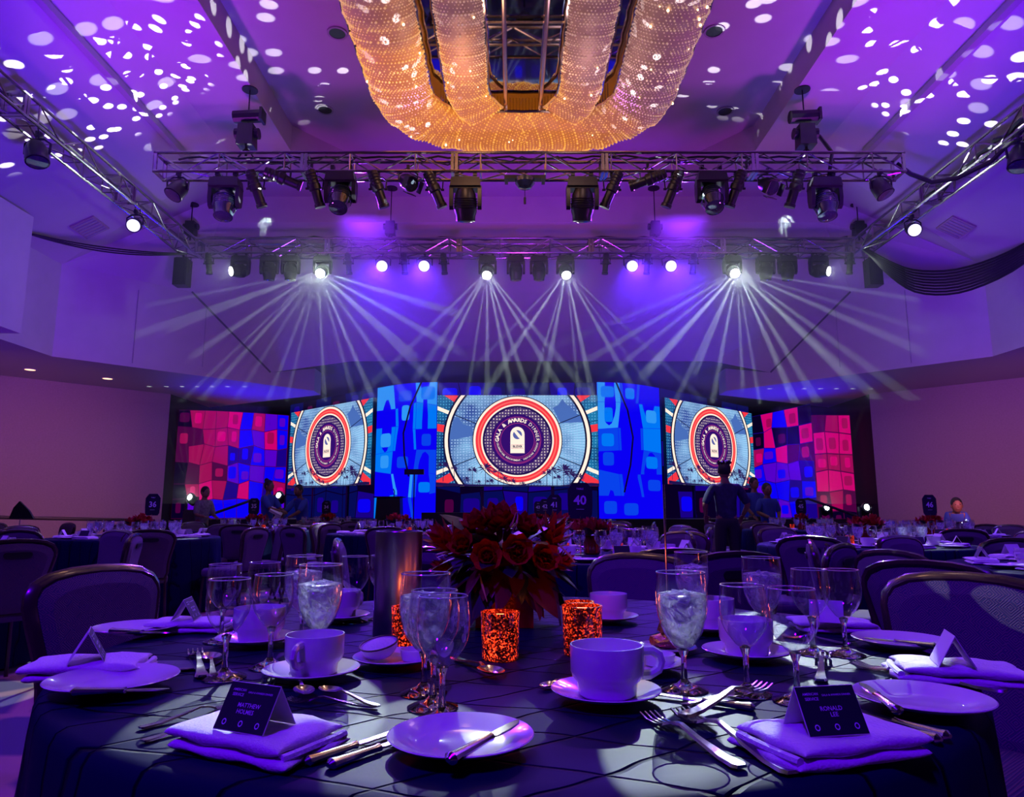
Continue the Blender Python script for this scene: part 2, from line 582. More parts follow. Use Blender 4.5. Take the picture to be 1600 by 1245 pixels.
def votive_mat():
    m = mat('red_mercury_glass', (0.10, 0.004, 0.002), 0.15, coat=1.0)
    N, L = m.node_tree.nodes, m.node_tree.links
    b = N['Principled BSDF']
    tc = N.new('ShaderNodeTexCoord')
    vo = N.new('ShaderNodeTexVoronoi'); vo.inputs['Scale'].default_value = 420
    L.new(tc.outputs['Object'], vo.inputs['Vector'])
    no = N.new('ShaderNodeTexNoise'); no.inputs['Scale'].default_value = 22; no.inputs['Detail'].default_value = 2
    L.new(tc.outputs['Object'], no.inputs['Vector'])
    pw = N.new('ShaderNodeMath'); pw.operation = 'POWER'; pw.inputs[1].default_value = 6
    sc = N.new('ShaderNodeSeparateColor'); L.new(vo.outputs['Color'], sc.inputs[0])
    L.new(sc.outputs[0], pw.inputs[0])
    m2 = N.new('ShaderNodeMapRange'); m2.inputs['From Min'].default_value = 0.30; m2.inputs['From Max'].default_value = 0.75
    m2.inputs['To Max'].default_value = 7.0
    L.new(no.outputs[0], m2.inputs['Value'])
    mu = N.new('ShaderNodeMath'); mu.operation = 'MULTIPLY'
    L.new(pw.outputs[0], mu.inputs[0]); L.new(m2.outputs[0], mu.inputs[1])
    b.inputs['Emission Color'].default_value = (1.0, 0.045, 0.010, 1)
    L.new(mu.outputs[0], b.inputs['Emission Strength'])
    return m


M['votive'] = votive_mat()


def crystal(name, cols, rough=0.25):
    """strung glass beads with lamp light painted in as emission; colour runs along the fitting"""
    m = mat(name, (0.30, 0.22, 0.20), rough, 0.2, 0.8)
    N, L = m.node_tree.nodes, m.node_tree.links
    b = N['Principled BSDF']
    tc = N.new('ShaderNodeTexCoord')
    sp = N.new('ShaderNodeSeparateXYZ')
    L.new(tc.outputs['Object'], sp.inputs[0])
    # lamp glow painted warm at the far left, dimmer towards the near right
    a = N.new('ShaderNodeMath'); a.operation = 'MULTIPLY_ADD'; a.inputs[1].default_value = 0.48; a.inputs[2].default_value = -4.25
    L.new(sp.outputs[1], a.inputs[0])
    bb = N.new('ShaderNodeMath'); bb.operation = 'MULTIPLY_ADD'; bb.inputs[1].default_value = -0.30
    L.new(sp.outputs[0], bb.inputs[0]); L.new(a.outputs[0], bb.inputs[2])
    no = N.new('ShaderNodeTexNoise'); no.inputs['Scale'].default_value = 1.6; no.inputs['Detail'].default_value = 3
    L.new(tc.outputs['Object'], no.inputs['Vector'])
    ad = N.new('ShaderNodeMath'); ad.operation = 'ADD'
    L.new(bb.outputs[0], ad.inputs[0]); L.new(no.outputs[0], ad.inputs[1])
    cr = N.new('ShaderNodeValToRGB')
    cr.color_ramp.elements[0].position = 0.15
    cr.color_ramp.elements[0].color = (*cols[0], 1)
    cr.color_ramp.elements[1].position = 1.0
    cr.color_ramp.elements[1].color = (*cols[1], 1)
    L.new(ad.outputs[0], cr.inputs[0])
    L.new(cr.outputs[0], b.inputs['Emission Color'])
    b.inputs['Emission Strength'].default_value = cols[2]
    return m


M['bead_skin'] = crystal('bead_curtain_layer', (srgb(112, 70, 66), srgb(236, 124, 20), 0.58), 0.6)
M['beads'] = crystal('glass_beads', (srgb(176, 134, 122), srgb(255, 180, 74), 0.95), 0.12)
M['bulb'] = emit('warm_bulb', (1.0, 0.62, 0.25), 9)
M['mirror'] = mat('dark_mirror', (0.35, 0.35, 0.42), 0.04, 1.0)
M['chrome'] = mat('chrome_edge', (0.80, 0.78, 0.82), 0.12, 1.0)
M['brass'] = mat('champagne_rod', (0.75, 0.62, 0.52), 0.22, 1.0)
M['lit_white'] = emit('lit_lens_white', (0.85, 1.0, 0.92), 60)
M['lit_star'] = emit('lit_lens_bright', (0.85, 1.0, 0.92), 220)
M['lit_blue'] = emit('lit_lens_blue', (0.62, 0.56, 1.0), 2.2)
M['lit_warm'] = emit('lit_downlight', (1.0, 0.5, 0.28), 3.0)
M['lens'] = mat('dark_lens', (0.03, 0.04, 0.05), 0.05, 0.0, 1.0, coat=1.0)


def carpet():
    m = mat('patterned_carpet', (0.05, 0.03, 0.08), 0.9)
    N, L = m.node_tree.nodes, m.node_tree.links
    b = N['Principled BSDF']
    tc = N.new('ShaderNodeTexCoord')
    vo = N.new('ShaderNodeTexVoronoi'); vo.inputs['Scale'].default_value = 1.8
    vo.feature = 'DISTANCE_TO_EDGE'
    L.new(tc.outputs['Object'], vo.inputs['Vector'])
    cr = N.new('ShaderNodeValToRGB')
    cr.color_ramp.elements[0].position = 0.05
    cr.color_ramp.elements[0].color = (0.30, 0.16, 0.14, 1)
    cr.color_ramp.elements[1].position = 0.12
    cr.color_ramp.elements[1].color = (0.05, 0.03, 0.09, 1)
    L.new(vo.outputs['Distance'], cr.inputs[0])
    L.new(cr.outputs[0], b.inputs['Base Color'])
    return m


M['carpet'] = carpet()

# ------------------------------------------------------------------ the hall


def q(x, y, zr):
    return (X0 + x, y, zr + CAM)


def plate(name, polys, m, th=0.0, kind=True):
    b = MB()
    for p in polys:
        b.add(p, [tuple(range(len(p)))])
    o = b.build(name, m, smooth=False)
    if kind: struct(o)
    return o


fl = MB()
fl.add([(-14, -6, 0), (14, -6, 0), (14, 24, 0), (-14, 24, 0)], [(0, 1, 2, 3)])
struct(fl.build('floor', M['carpet'], smooth=False))

YB = -4.0
H1, H2 = 6.5, 7.0
RX = 4.25
# central recess of the ceiling with its upright edges
plate('ceiling_recess', [[q(-RX, YB, H2), q(RX, YB, H2), q(RX, 12.0, H2), q(3.3, 13.2, H2), q(-3.3, 13.2, H2), q(-RX, 12.0, H2)]], M['ceil'])
plate('trim_1', [[q(-RX, YB, H1), q(-RX, YB, H2), q(-RX, 12, H2), q(-RX, 12, H1)], [q(-RX, 12, H1), q(-RX, 12, H2), q(-3.3, 13.2, H2), q(-3.3, 13.2, H1)]], M['wall'])
plate('trim_2', [[q(RX, YB, H1), q(RX, YB, H2), q(RX, 12, H2), q(RX, 12, H1)], [q(RX, 12, H1), q(RX, 12, H2), q(3.3, 13.2, H2), q(3.3, 13.2, H1)]], M['wall'])
plate('trim_3', [[q(-3.3, 13.2, H1), q(3.3, 13.2, H1), q(3.3, 13.2, H2), q(-3.3, 13.2, H2)]], M['wall'])
lo = [[q(-3.3, 13.2, H1), q(3.3, 13.2, H1), q(6.3, 13.9, H1), q(-6.3, 13.9, H1)]]
for s in (-1, 1):
    lo.append([q(s * RX, YB, H1), q(s * RX, 12, H1), q(s * 5.4, 12.2, H1), q(s * 5.4, YB, H1)])
    lo.append([q(s * RX, 12, H1), q(s * 3.3, 13.2, H1), q(s * 6.3, 13.9, H1), q(s * 5.4, 12.2, H1)])
plate('ceiling', lo, M['ceil'])
TOPW = 4.73
for s, nm in ((-1, 'left'), (1, 'right')):
    plate('ceiling_slope_' + nm, [[q(s * 5.4, YB, H1), q(s * 5.4, 12.2, H1), q(s * 8.95, 13.1, TOPW), q(s * 8.95, YB, TOPW)],
                                  [q(s * 5.4, 12.2, H1), q(s * 6.3, 13.9, H1), q(s * 8.95, 13.1, TOPW)],
                                  [q(s * 6.3, 13.9, H1), q(s * 6.3, 13.9, 5.93), q(s * 7.2, 14.85, TOPW), q(s * 8.95, 13.1, TOPW)]], M['ceil'])
    # the 45 degree fascia, its end and the long side fascia
    plate('wall_upper_' + nm, [[q(s * 8.95, YB, 2.9), q(s * 8.95, YB, TOPW), q(s * 8.95, 13.1, TOPW), q(s * 8.95, 13.1, 2.9)],
                               [q(s * 8.95, 13.1, 2.9), q(s * 8.95, 13.1, TOPW), q(s * 7.2, 14.85, TOPW), q(s * 5.85, 16.2, 3.2), q(s * 5.05, 17.0, 3.46), q(s * 5.05, 17.0, 2.9)],
                               [q(s * 5.05, 17.0, 2.9), q(s * 5.05, 17.0, 3.46), q(s * 5.05, 17.6, 3.46), q(s * 5.05, 17.6, 2.9)]], M['wall'])
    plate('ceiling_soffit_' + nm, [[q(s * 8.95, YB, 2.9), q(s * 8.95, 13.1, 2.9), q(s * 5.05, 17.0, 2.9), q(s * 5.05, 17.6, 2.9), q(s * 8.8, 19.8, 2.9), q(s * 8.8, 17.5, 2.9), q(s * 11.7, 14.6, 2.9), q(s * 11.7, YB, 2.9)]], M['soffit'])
    plate('wall_lower_' + nm, [[q(s * 8.8, 17.5, -CAM), q(s * 11.7, 14.6, -CAM), q(s * 11.7, 14.6, 2.9), q(s * 8.8, 17.5, 2.9)],
                               [q(s * 11.7, 14.6, -CAM), q(s * 11.7, YB, -CAM), q(s * 11.7, YB, 2.9), q(s * 11.7, 14.6, 2.9)]], M['panel'])
    plate('baseboard_' + nm, [[q(s * 8.78, 17.46, -CAM), q(s * 11.66, 14.58, -CAM), q(s * 11.66, 14.58, -0.86), q(s * 8.78, 17.46, -0.86)]], M['black'])
    # rib running along the slope
    rb = MB()
    rb.box((X0 + s * 5.95, 4.6, CAM + 6.16), (0.10, 15.0, 0.10))
    struct(rb.build('trim_%d' % (5 if s < 0 else 6), M['soffit'], smooth=False))
    # joint lines of the plaster boards on the fascia
    jn = MB()
    for t in (0.33, 0.66):
        x, y = 8.95 - t * 3.0, 13.1 + t * 3.0
        jn.box((X0 + s * (x - 0.012), y - 0.012, CAM + 3.75), (0.012, 0.012, 1.55 if t < 0.5 else 1.3))
    struct(jn.build('trim_%d' % (7 if s < 0 else 8), M['soffit'], smooth=False))
    cr = MB()
    cr.tube([q(s * 7.2, 14.83, TOPW), q(s * 5.85, 16.17, 3.2)], 0.02, 6)
    struct(cr.build('trim_%d' % (9 if s < 0 else 10), M['trim']))
    gr = thing('ceiling_vent', 'square grey ceiling vent on the %s slope beyond the side truss' % nm, 'vent', q(s * 8.0, 12.35, TOPW + 0.44), 0, 'ceiling vents', rot=(R(-3), R(s * 26.5), 0))
    b = MB(); b.box((0, 0, 0), (0.46, 0.5, 0.03)); b.build('vent_frame', M['panel'], gr, False)
    b = MB()
    for k in range(6): b.box((0, -0.2 + k * 0.08, -0.02), (0.4, 0.03, 0.015))
    b.build('louvre', M['soffit'], gr, False)
# pier at the far left with its bright face
b = MB(); b.box((-8.58, 10.35, CAM + 3.78), (1.45, 1.2, 1.96)); struct(b.build('wall_pier_left', M['wall'], smooth=False))
# upright band and header over the stage
plate('wall_band', [[q(-6.3, 13.9, 5.93), q(6.3, 13.9, 5.93), q(6.3, 13.9, H1 + 0.03), q(-6.3, 13.9, H1 + 0.03)]], M['wall'])
plate('ceiling_bulkhead', [[q(-6.3, 13.9, 5.93), q(6.3, 13.9, 5.93), q(7.2, 14.85, TOPW), q(-7.2, 14.85, TOPW)]], M['ceil'])
plate('wall_header', [[q(-7.2, 14.85, TOPW), q(7.2, 14.85, TOPW), q(5.85, 16.2, 3.2), q(4.5, 16.2, 3.47), q(-4.5, 16.2, 3.47), q(-5.85, 16.2, 3.2)]], M['wall'])
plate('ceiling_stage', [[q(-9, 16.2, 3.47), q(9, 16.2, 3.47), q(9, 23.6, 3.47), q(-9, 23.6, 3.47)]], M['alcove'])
plate('wall_stage_rear', [[q(-11, 23.5, -CAM), q(11, 23.5, -CAM), q(11, 23.5, 3.5), q(-11, 23.5, 3.5)]], M['dark'])
for s, nm in ((-1, 'left'), (1, 'right')):
    plate('wall_stage_' + nm, [[q(s * 8.8, 17.5, -CAM), q(s * 8.8, 23.5, -CAM), q(s * 8.8, 23.5, 3.5), q(s * 8.8, 17.5, 3.5)]], M['dark'])

# stage deck
b = MB(); b.box((0.2, 20.3, 0.42), (16.6, 6.0, 0.84))
o = b.build('stage_deck', M['black'], smooth=False)
tag(o, 'low black stage deck running under the three screens', 'stage')

# recessed lamps in the left soffit, round discs in the ceiling
for k, (px, py) in enumerate(((47, 577), (168, 591))):
    x, y = at_z(px, py, CAM + 2.9)
    t = thing('downlight', ('warm recessed downlight in the left soffit, %s' % ('nearest the picture edge', 'nearer the stage')[k]), 'light', (x, y, CAM + 2.9), 0, 'downlights in the left soffit')
    b = MB(); b.lathe([(0.10, -0.012), (0.13, -0.012), (0.13, 0.0), (0.10, 0.0)], 20, closed=True); b.build('trim_ring', M['wall'], t)
    b = MB(); b.lathe([(0.098, -0.008), (0.098, -0.004)], 20); b.build('lamp', M['lit_warm'], t)
for k, (px, py) in enumerate(((508, 171), (1133, 173), (527, 51), (1116, 48))):
    x, y = at_z(px, py, CAM + H2)
    t = thing('ceiling_speaker', ('round dark speaker grille in the ceiling recess %s of the chandelier' % ('left, by its far end', 'right, by its far end', 'left, beside its side', 'right, beside its side')[k]), 'speaker', (x, y, CAM + H2), 0, 'ceiling speaker grilles')
    b = MB(); b.lathe([(0.12, -0.02), (0.15, -0.02), (0.15, 0.0), (0.12, 0.0)], 20, closed=True); b.build('trim_ring', M['soffit'], t)
    b = MB(); b.lathe([(0.118, -0.012), (0.118, -0.004)], 20); b.build('grille', M['black'], t)

# ------------------------------------------------------------------ stage set
COL = {
    'navy': emit('screen_navy', srgb(34, 18, 78), 1.0), 'sky': None,
    'red': emit('screen_red', srgb(238, 52, 66), 1.1), 'redl': emit('screen_light_red', srgb(255, 104, 96), 1.1),
    'cream': emit('screen_cream', srgb(255, 232, 214), 1.15), 'purple': emit('screen_purple', srgb(52, 14, 110), 1.0),
    'mag': emit('screen_magenta_line', srgb(190, 60, 130), 1.0), 'line': emit('screen_dark_line', srgb(20, 20, 60), 1.0),
    'palm': emit('screen_palm_dark', srgb(44, 26, 88), 1.0), 'steel': emit('screen_steel_blue', srgb(74, 110, 186), 1.0),
    'globe': emit('screen_globe_blue', srgb(90, 100, 170), 1.0)}


def dotted(name, c0, c1, c2, teal=False):
    """led picture: soft colour field with a fine grid of light dots"""
    m = bpy.data.materials.new(name)
    m.use_nodes = True
    nt = m.node_tree
    nt.nodes.clear()
    L = nt.links.new
    N = nt.nodes.new
    tc = N('ShaderNodeTexCoord')
    no = N('ShaderNodeTexNoise'); no.inputs['Scale'].default_value = 0.9; no.inputs['Detail'].default_value = 3
    L(tc.outputs['Object'], no.inputs['Vector'])
    cr = N('ShaderNodeValToRGB')
    cr.color_ramp.elements[0].position = 0.38; cr.color_ramp.elements[0].color = (*c0, 1)
    cr.color_ramp.elements[1].position = 0.62; cr.color_ramp.elements[1].color = (*c1, 1)
    L(no.outputs[0], cr.inputs[0])
    mp = N('ShaderNodeMapping'); mp.inputs['Scale'].default_value = (1, 0.001, 1)
    L(tc.outputs['Object'], mp.inputs[0])
    vo = N('ShaderNodeTexVoronoi'); vo.inputs['Scale'].default_value = 13; vo.inputs['Randomness'].default_value = 0.15
    L(mp.outputs[0], vo.inputs['Vector'])
    mr = N('ShaderNodeMapRange'); mr.inputs['From Min'].default_value = 0.16; mr.inputs['From Max'].default_value = 0.32
    mr.inputs['To Min'].default_value = 1.0; mr.inputs['To Max'].default_value = 0.0
    L(vo.outputs['Distance'], mr.inputs['Value'])
    mx = N('ShaderNodeMix'); mx.data_type = 'RGBA'
    L(mr.outputs[0], mx.inputs[0]); L(cr.outputs[0], mx.inputs[6]); mx.inputs[7].default_value = (*c2, 1)
    e = N('ShaderNodeEmission'); L(mx.outputs[2], e.inputs[0]); e.inputs[1].default_value = 1.0
    o = N('ShaderNodeOutputMaterial'); L(e.outputs[0], o.inputs[0])
    return m


COL['sky'] = dotted('screen_blue_dots', srgb(58, 84, 160), srgb(150, 205, 245), srgb(170, 205, 250))
COL['teal'] = dotted('screen_teal_dots', srgb(20, 50, 120), srgb(30, 120, 170), srgb(90, 170, 215))
COL['weave'] = dotted('screen_weave', srgb(70, 50, 110), srgb(80, 55, 115), srgb(225, 205, 205))
AK = ['teal', 'sky', 'line', 'cream', 'red', 'redl', 'navy', 'weave', 'purple', 'mag', 'globe', 'palm', 'steel']
ART = MB()
HU, HV, US = 2.07, 1.17, 1.17


def clip(poly):
    def cl(p, f, g):
        out = []
        for i in range(len(p)):
            a, b2 = p[i - 1], p[i]
            fa, fb = f(a), f(b2)
            if (fa >= 0) != (fb >= 0):
                t = fa / (fa - fb)
                out.append((a[0] + (b2[0] - a[0]) * t, a[1] + (b2[1] - a[1]) * t))
            if fb >= 0: out.append(b2)
        return out
    for f in (lambda a: HU - a[0], lambda a: HU + a[0], lambda a: HV - a[1], lambda a: HV + a[1]):
        if len(poly) < 3: return []
        poly = cl(poly, f, None)
    return poly


def art(k, poly, d):
    poly = clip([(x * US, y * US) for x, y in poly])
    if len(poly) < 3: return
    ART.mi = AK.index(k)
    ART.add([(x, -0.055 - d * 0.0022, y) for x, y in poly], [tuple(range(len(poly)))])


def ring(k, r0, r1, d, c=(0, 0.0), n=72, wob=0.0):
    for i in range(n):
        a, b2 = 2 * PI * i / n, 2 * PI * (i + 1) / n
        w0 = wob * (i % 2)
        w1 = wob * ((i + 1) % 2)
        art(k, [(c[0] + (r0 + w0) * cos(a), c[1] + (r0 + w0) * sin(a)), (c[0] + r1 * cos(a), c[1] + r1 * sin(a)),
                (c[0] + r1 * cos(b2), c[1] + r1 * sin(b2)), (c[0] + (r0 + w1) * cos(b2), c[1] + (r0 + w1) * sin(b2))], d)


def bar(k, a, r0, r1, w_, d):
    ca, sa = cos(R(a)), sin(R(a))
    art(k, [(r0 * ca - w_ * sa, r0 * sa + w_ * ca), (r0 * ca + w_ * sa, r0 * sa - w_ * ca), (r1 * ca + w_ * sa, r1 * sa - w_ * ca), (r1 * ca - w_ * sa, r1 * sa + w_ * ca)], d)


art('teal', [(-2, -1.2), (2, -1.2), (2, 1.2), (-2, 1.2)], 0)
for s in (0, 1):
    f = lambda a: a if not s else 180 - a
    bar('cream', f(22), 1.5, 2.4, 0.04, 2)
    bar('cream', f(-22), 1.5, 2.4, 0.04, 2)
    bar('red', f(9), 1.58, 1.95, 0.08, 2)
    bar('red', f(34), 1.56, 2.3, 0.08, 2)
    bar('red', f(-29), 1.5, 2.1, 0.09, 2)
    for a in (14, 3, -6, -14): bar('line', f(a), 1.5, 2.2, 0.006, 3)
ring('sky', 0.0, 1.60, 4, (0, 0), 72)
for a in (22, -22, 158, 202, 78, 102): bar('line', a, 0.95, 1.52, 0.009, 5)
for k in range(26): bar('steel', -30 + k * 2.4, 0.97, 1.5, 0.003, 5); bar('steel', 150 + k * 2.4, 0.97, 1.5, 0.003, 5)
art('steel', [(0.78, 0.72), (0.9, 0.78), (1.0, 0.92), (1.08, 0.80), (1.2, 0.72), (1.3, 0.6), (1.45, 0.5), (1.48, 0.4), (0.95, 0.38)], 4.5)
art('steel', [(-1.42, 0.45), (-1.32, 0.52), (-1.2, 0.36), (-1.0, 0.3), (-0.95, 0.1), (-1.5, 0.0)], 4.5)
ring('line', 1.49, 1.64, 6); ring('cream', 1.53, 1.60, 7)
ring('line', 0.0, 0.99, 8); ring('cream', 0.0, 0.97, 9); ring('red', 0.78, 0.92, 10); ring('redl', 0.84, 0.872, 11)
ring('cream', 0.765, 0.80, 11); ring('navy', 0.0, 0.77, 10); ring('weave', 0.57, 0.72, 11, (0, 0), 72, 0.02)
ring('purple', 0.0, 0.575, 12, (0, 0), 72)
ring('mag', 0.507, 0.517, 13); ring('mag', 0.367, 0.376, 13)
for a0, a1, r_ in ((184, 356, 0.40), (184, 356, 0.485)):
    for i in range(40):
        a, b2 = R(a0 + (a1 - a0) * i / 40), R(a0 + (a1 - a0) * (i + 1) / 40)
        art('mag', [(r_ * cos(a), r_ * sin(a)), ((r_ + 0.008) * cos(a), (r_ + 0.008) * sin(a)), ((r_ + 0.008) * cos(b2), (r_ + 0.008) * sin(b2)), (r_ * cos(b2), r_ * sin(b2))], 13)


def arc_text(txt, r_, a0, a1, size, k, d, flip=False, bold=0.0):
    n = len(txt)
    ART.mi = AK.index(k)
    for i, ch in enumerate(txt):
        if ch == ' ': continue
        a = R(a0 + (a1 - a0) * (i + 0.5) / n)
        vv, ff = text_mesh(ch, size, 0, bold)
        rot = a - PI / 2 if not flip else a + PI / 2
        T = Matrix.Translation((r_ * US * cos(a), -0.055 - d * 0.0022, r_ * US * sin(a))) @ Matrix.Rotation(-rot, 4, 'Y') @ Matrix.Rotation(PI / 2, 4, 'X')
        ART.add(vv, ff, T)


arc_text('GALA & AWARDS', 0.442, 184, 62, 0.135, 'cream', 14, False, 0.004)
arc_text('DINNER', 0.442, 55, -4, 0.125, 'cream', 14, False, 0.0)
arc_text('CELEBRATING ACHIEVEMENT, INSPIRING SUCCESS', 0.443, 187, 353, 0.055, 'cream', 14, True, 0.001)
# the trophy in the middle
tp = [(-0.155, -0.285), (0.155, -0.285), (0.155, 0.13)] + [(0.155 * cos(R(a)), 0.13 + 0.165 * sin(R(a))) for a in range(15, 180, 15)] + [(-0.155, 0.13)]
art('cream', tp, 14)
ring('globe', 0.0, 0.10, 15, (0, 0.12), 24)
art('cream', [(-0.09, 0.2), (0.02, 0.06), (0.12, -0.02), (0.13, 0.04), (0.04, 0.14), (-0.04, 0.23)], 16)
art('navy', [(-0.135, -0.10), (-0.13, -0.10), (-0.13, -0.18), (-0.135, -0.18)], 16)
art('mag', [(-0.13, -0.10), (0.13, -0.10), (0.13, -0.106), (-0.13, -0.106)], 16)
art('mag', [(-0.13, -0.18), (0.13, -0.18), (0.13, -0.186), (-0.13, -0.186)], 16)
vv, ff = text_mesh('BLEXR', 0.085, 0, 0.003)
ART.mi = AK.index('navy')
ART.add(vv, ff, Matrix.Translation((0, -0.055 - 16 * 0.0022, -0.142 * US)) @ Matrix.Rotation(PI / 2, 4, 'X'))


def palm(x, y, s, d, k='palm'):
    art(k, [(x - 0.008, y - 1.1 * s), (x + 0.008, y - 1.1 * s), (x + 0.005, y), (x - 0.005, y)], d)
    for i in range(11):
        a = R(-40 + i * 26 + 9 * sin(x * 30 + i))
        dx, dy = cos(a), sin(a)
        L_ = s * .46
        art(k, [(x, y), (x + L_ * .5 * dx - .10 * L_ * dy, y + L_ * .42 * dy + .10 * L_), (x + L_ * dx, y + L_ * .8 * dy - .12 * L_), (x + L_ * .5 * dx + .10 * L_ * dy, y + L_ * .36 * dy - .06 * L_)], d)


for x, y, s in ((-1.62, -0.55, .32), (-1.38, -0.62, .22), (-1.12, -0.86, .25), (-0.98, -0.66, .3), (-0.86, -0.92, .2), (-0.70, -0.62, .42), (-0.60, -0.90, .25), (-0.42, -0.68, .4), (-0.30, -0.86, .3), (-0.12, -0.9, .25), (0.1, -0.95, .2), (0.45, -0.92, .2), (0.64, -0.72, .3), (0.76, -0.66, .32), (0.86, -0.82, .26), (1.0, -0.66, .48), (1.14, -0.74, .4), (1.34, -0.8, .3)):
    palm(x, y, s, 17 if abs(x) < 1.0 else 9)
art('navy', [(-2, -1.2), (2, -1.2), (2, -0.96), (1.6, -0.93), (0.9, -0.985), (-0.4, -0.97), (-1.2, -0.96), (-2, -0.9)], 18)
ART_ME = ART.mesh('picture', [COL[k] for k in AK], False)


def screen(label, loc, rz, sx=1.0, sz=1.0):
    t = thing('led_screen', label, 'screen', loc, rz, 'screens on the stage')
    b = MB(); b.box((0, 0, 0), (2 * HU * sx + 0.02, 0.10, 2 * HV * sz + 0.02)); b.build('cabinet', M['black'], t, False)
    o = obj('picture', ART_ME, t); o.scale = (sx, 1, sz)
    for s in (-1, 1):
        b = MB(); b.box((s * .9, .08, -(loc[2] - .84) / 2), (.08, .06, loc[2] - .84)); b.build('support_post', M['black'], t, False)
    return t


screen('wide middle screen showing the round red and white gala emblem', (0.14, 18.1, 2.83), 0)
screen('left screen turned towards the middle with a narrow gala emblem', (-5.30, 20.4, 2.90), R(-43.6), 1.05)
screen('right screen turned towards the middle, partly behind standing people', (5.85, 20.6, 2.92), R(42.8), 1.13)

SC = {k: emit('scrim_' + k, v, 1.0) for k, v in dict(  # emissive colours: backlight and projected light painted into the fabric
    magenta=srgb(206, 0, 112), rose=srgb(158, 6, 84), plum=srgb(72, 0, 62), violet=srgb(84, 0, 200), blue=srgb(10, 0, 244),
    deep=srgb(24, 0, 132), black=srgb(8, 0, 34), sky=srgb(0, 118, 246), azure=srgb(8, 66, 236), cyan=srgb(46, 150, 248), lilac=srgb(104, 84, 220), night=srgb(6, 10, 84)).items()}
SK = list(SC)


def scrim(label, x0, y0, x1, y1, zb, zt0, zt1, cols, rows, pick, bulge=0.0, gap=0.04, seed=1, group='lit scrims behind the stage', base='black'):
    """printed fabric stretched between two upright edges, its printed blocks glowing with stage light painted as emission"""
    rnd = random.Random(seed)
    n = 24
    P = lambda u, v, off=0.0: (x0 + (x1 - x0) * u, y0 + (y1 - y0) * u - bulge * sin(PI * u) - off, zb + ((zt0 + (zt1 - zt0) * u) - zb) * v)
    t = thing('stage_scrim', label, 'backdrop', (0, 0, 0), 0, group)
    b = MB()
    for i in range(n):
        b.quad(P(i / n, 0), P((i + 1) / n, 0), P((i + 1) / n, 1), P(i / n, 1))
        b.quad(P((i + 1) / n, 0, -0.05), P(i / n, 0, -0.05), P(i / n, 1, -0.05), P((i + 1) / n, 1, -0.05))
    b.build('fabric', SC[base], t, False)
    b = MB()
    gx = [[(i + (rnd.uniform(-.14, .14) if 0 < i < cols else 0)) / cols for i in range(cols + 1)] for j in range(rows + 1)]
    gy = [[(j + (rnd.uniform(-.12, .12) if 0 < j < rows else 0)) / rows for j in range(rows + 1)] for i in range(cols + 1)]
    for i in range(cols):
        for j in range(rows):
            k = pick(rnd, (i + .5) / cols, (j + .5) / rows)
            b.mi = SK.index(k)
            us = [gx[j][i] + gap / cols, gx[j][i + 1] - gap / cols, gx[j + 1][i + 1] - gap / cols, gx[j + 1][i] + gap / cols]
            vv_ = [gy[i][j] + gap / rows, gy[i + 1][j] + gap / rows, gy[i + 1][j + 1] - gap / rows, gy[i][j + 1] - gap / rows]
            b.add([P(u, v, 0.012) for u, v in zip(us, vv_)], [(0, 1, 2, 3)])
            if rnd.random() < 0.55:      # softer lit square inside
                c = {'magenta': 'rose', 'rose': 'magenta', 'plum': 'rose', 'blue': 'violet', 'deep': 'blue', 'sky': 'cyan', 'azure': 'sky', 'violet': 'blue', 'night': 'deep', 'black': 'plum', 'cyan': 'lilac'}.get(k, k)
                if base == 'blue': c = {'blue': 'azure', 'azure': 'sky', 'sky': 'cyan', 'cyan': 'sky'}.get(k, k)
                b.mi = SK.index(c)
                du, dv = (us[1] - us[0]) * 0.24, (vv_[2] - vv_[1]) * 0.24
                uc, vc = (us[0] + us[2]) / 2 + rnd.uniform(-.3, .3) * du, (vv_[0] + vv_[2]) / 2 + rnd.uniform(-.3, .3) * dv
                w_ = rnd.uniform(.8, 1.5)
                b.add([P(min(1, max(0, uc + du * w_ * abs(cos(a)) ** 0.4 * (1 if cos(a) > 0 else -1))), min(1, max(0, vc + dv * 1.2 * abs(sin(a)) ** 0.4 * (1 if sin(a) > 0 else -1))), 0.02) for a in [2 * PI * (k2 + 0.5) / 16 for k2 in range(16)]], [tuple(range(16))])
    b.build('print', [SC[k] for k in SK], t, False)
    return t


def pk_left(r, u, v):
    if u < 0.13: return 'black' if r.random() < .7 else 'plum'
    if v < 0.25: return r.choice(['deep', 'blue', 'blue', 'violet'])
    if u < 0.45: return r.choice(['magenta', 'rose', 'rose', 'plum', 'rose'])
    return r.choice(['magenta', 'blue', 'blue', 'blue', 'blue', 'violet', 'rose', 'deep'])


def pk_blue(r, u, v):
    return r.choice(['blue', 'azure', 'azure', 'sky', 'sky', 'blue', 'cyan'])


def pk_dark(r, u, v):
    return r.choice(['night', 'night', 'black', 'deep'])


def pk_right(r, u, v):
    if v < 0.42: return r.choice(['blue', 'blue', 'violet', 'deep'])
    return r.choice(['magenta', 'plum', 'rose', 'magenta', 'blue', 'black'])


def pk_panel(r, u, v):
    if v < 0.22: return 'black'
    return r.choice(['magenta', 'magenta', 'rose', 'plum', 'rose'])


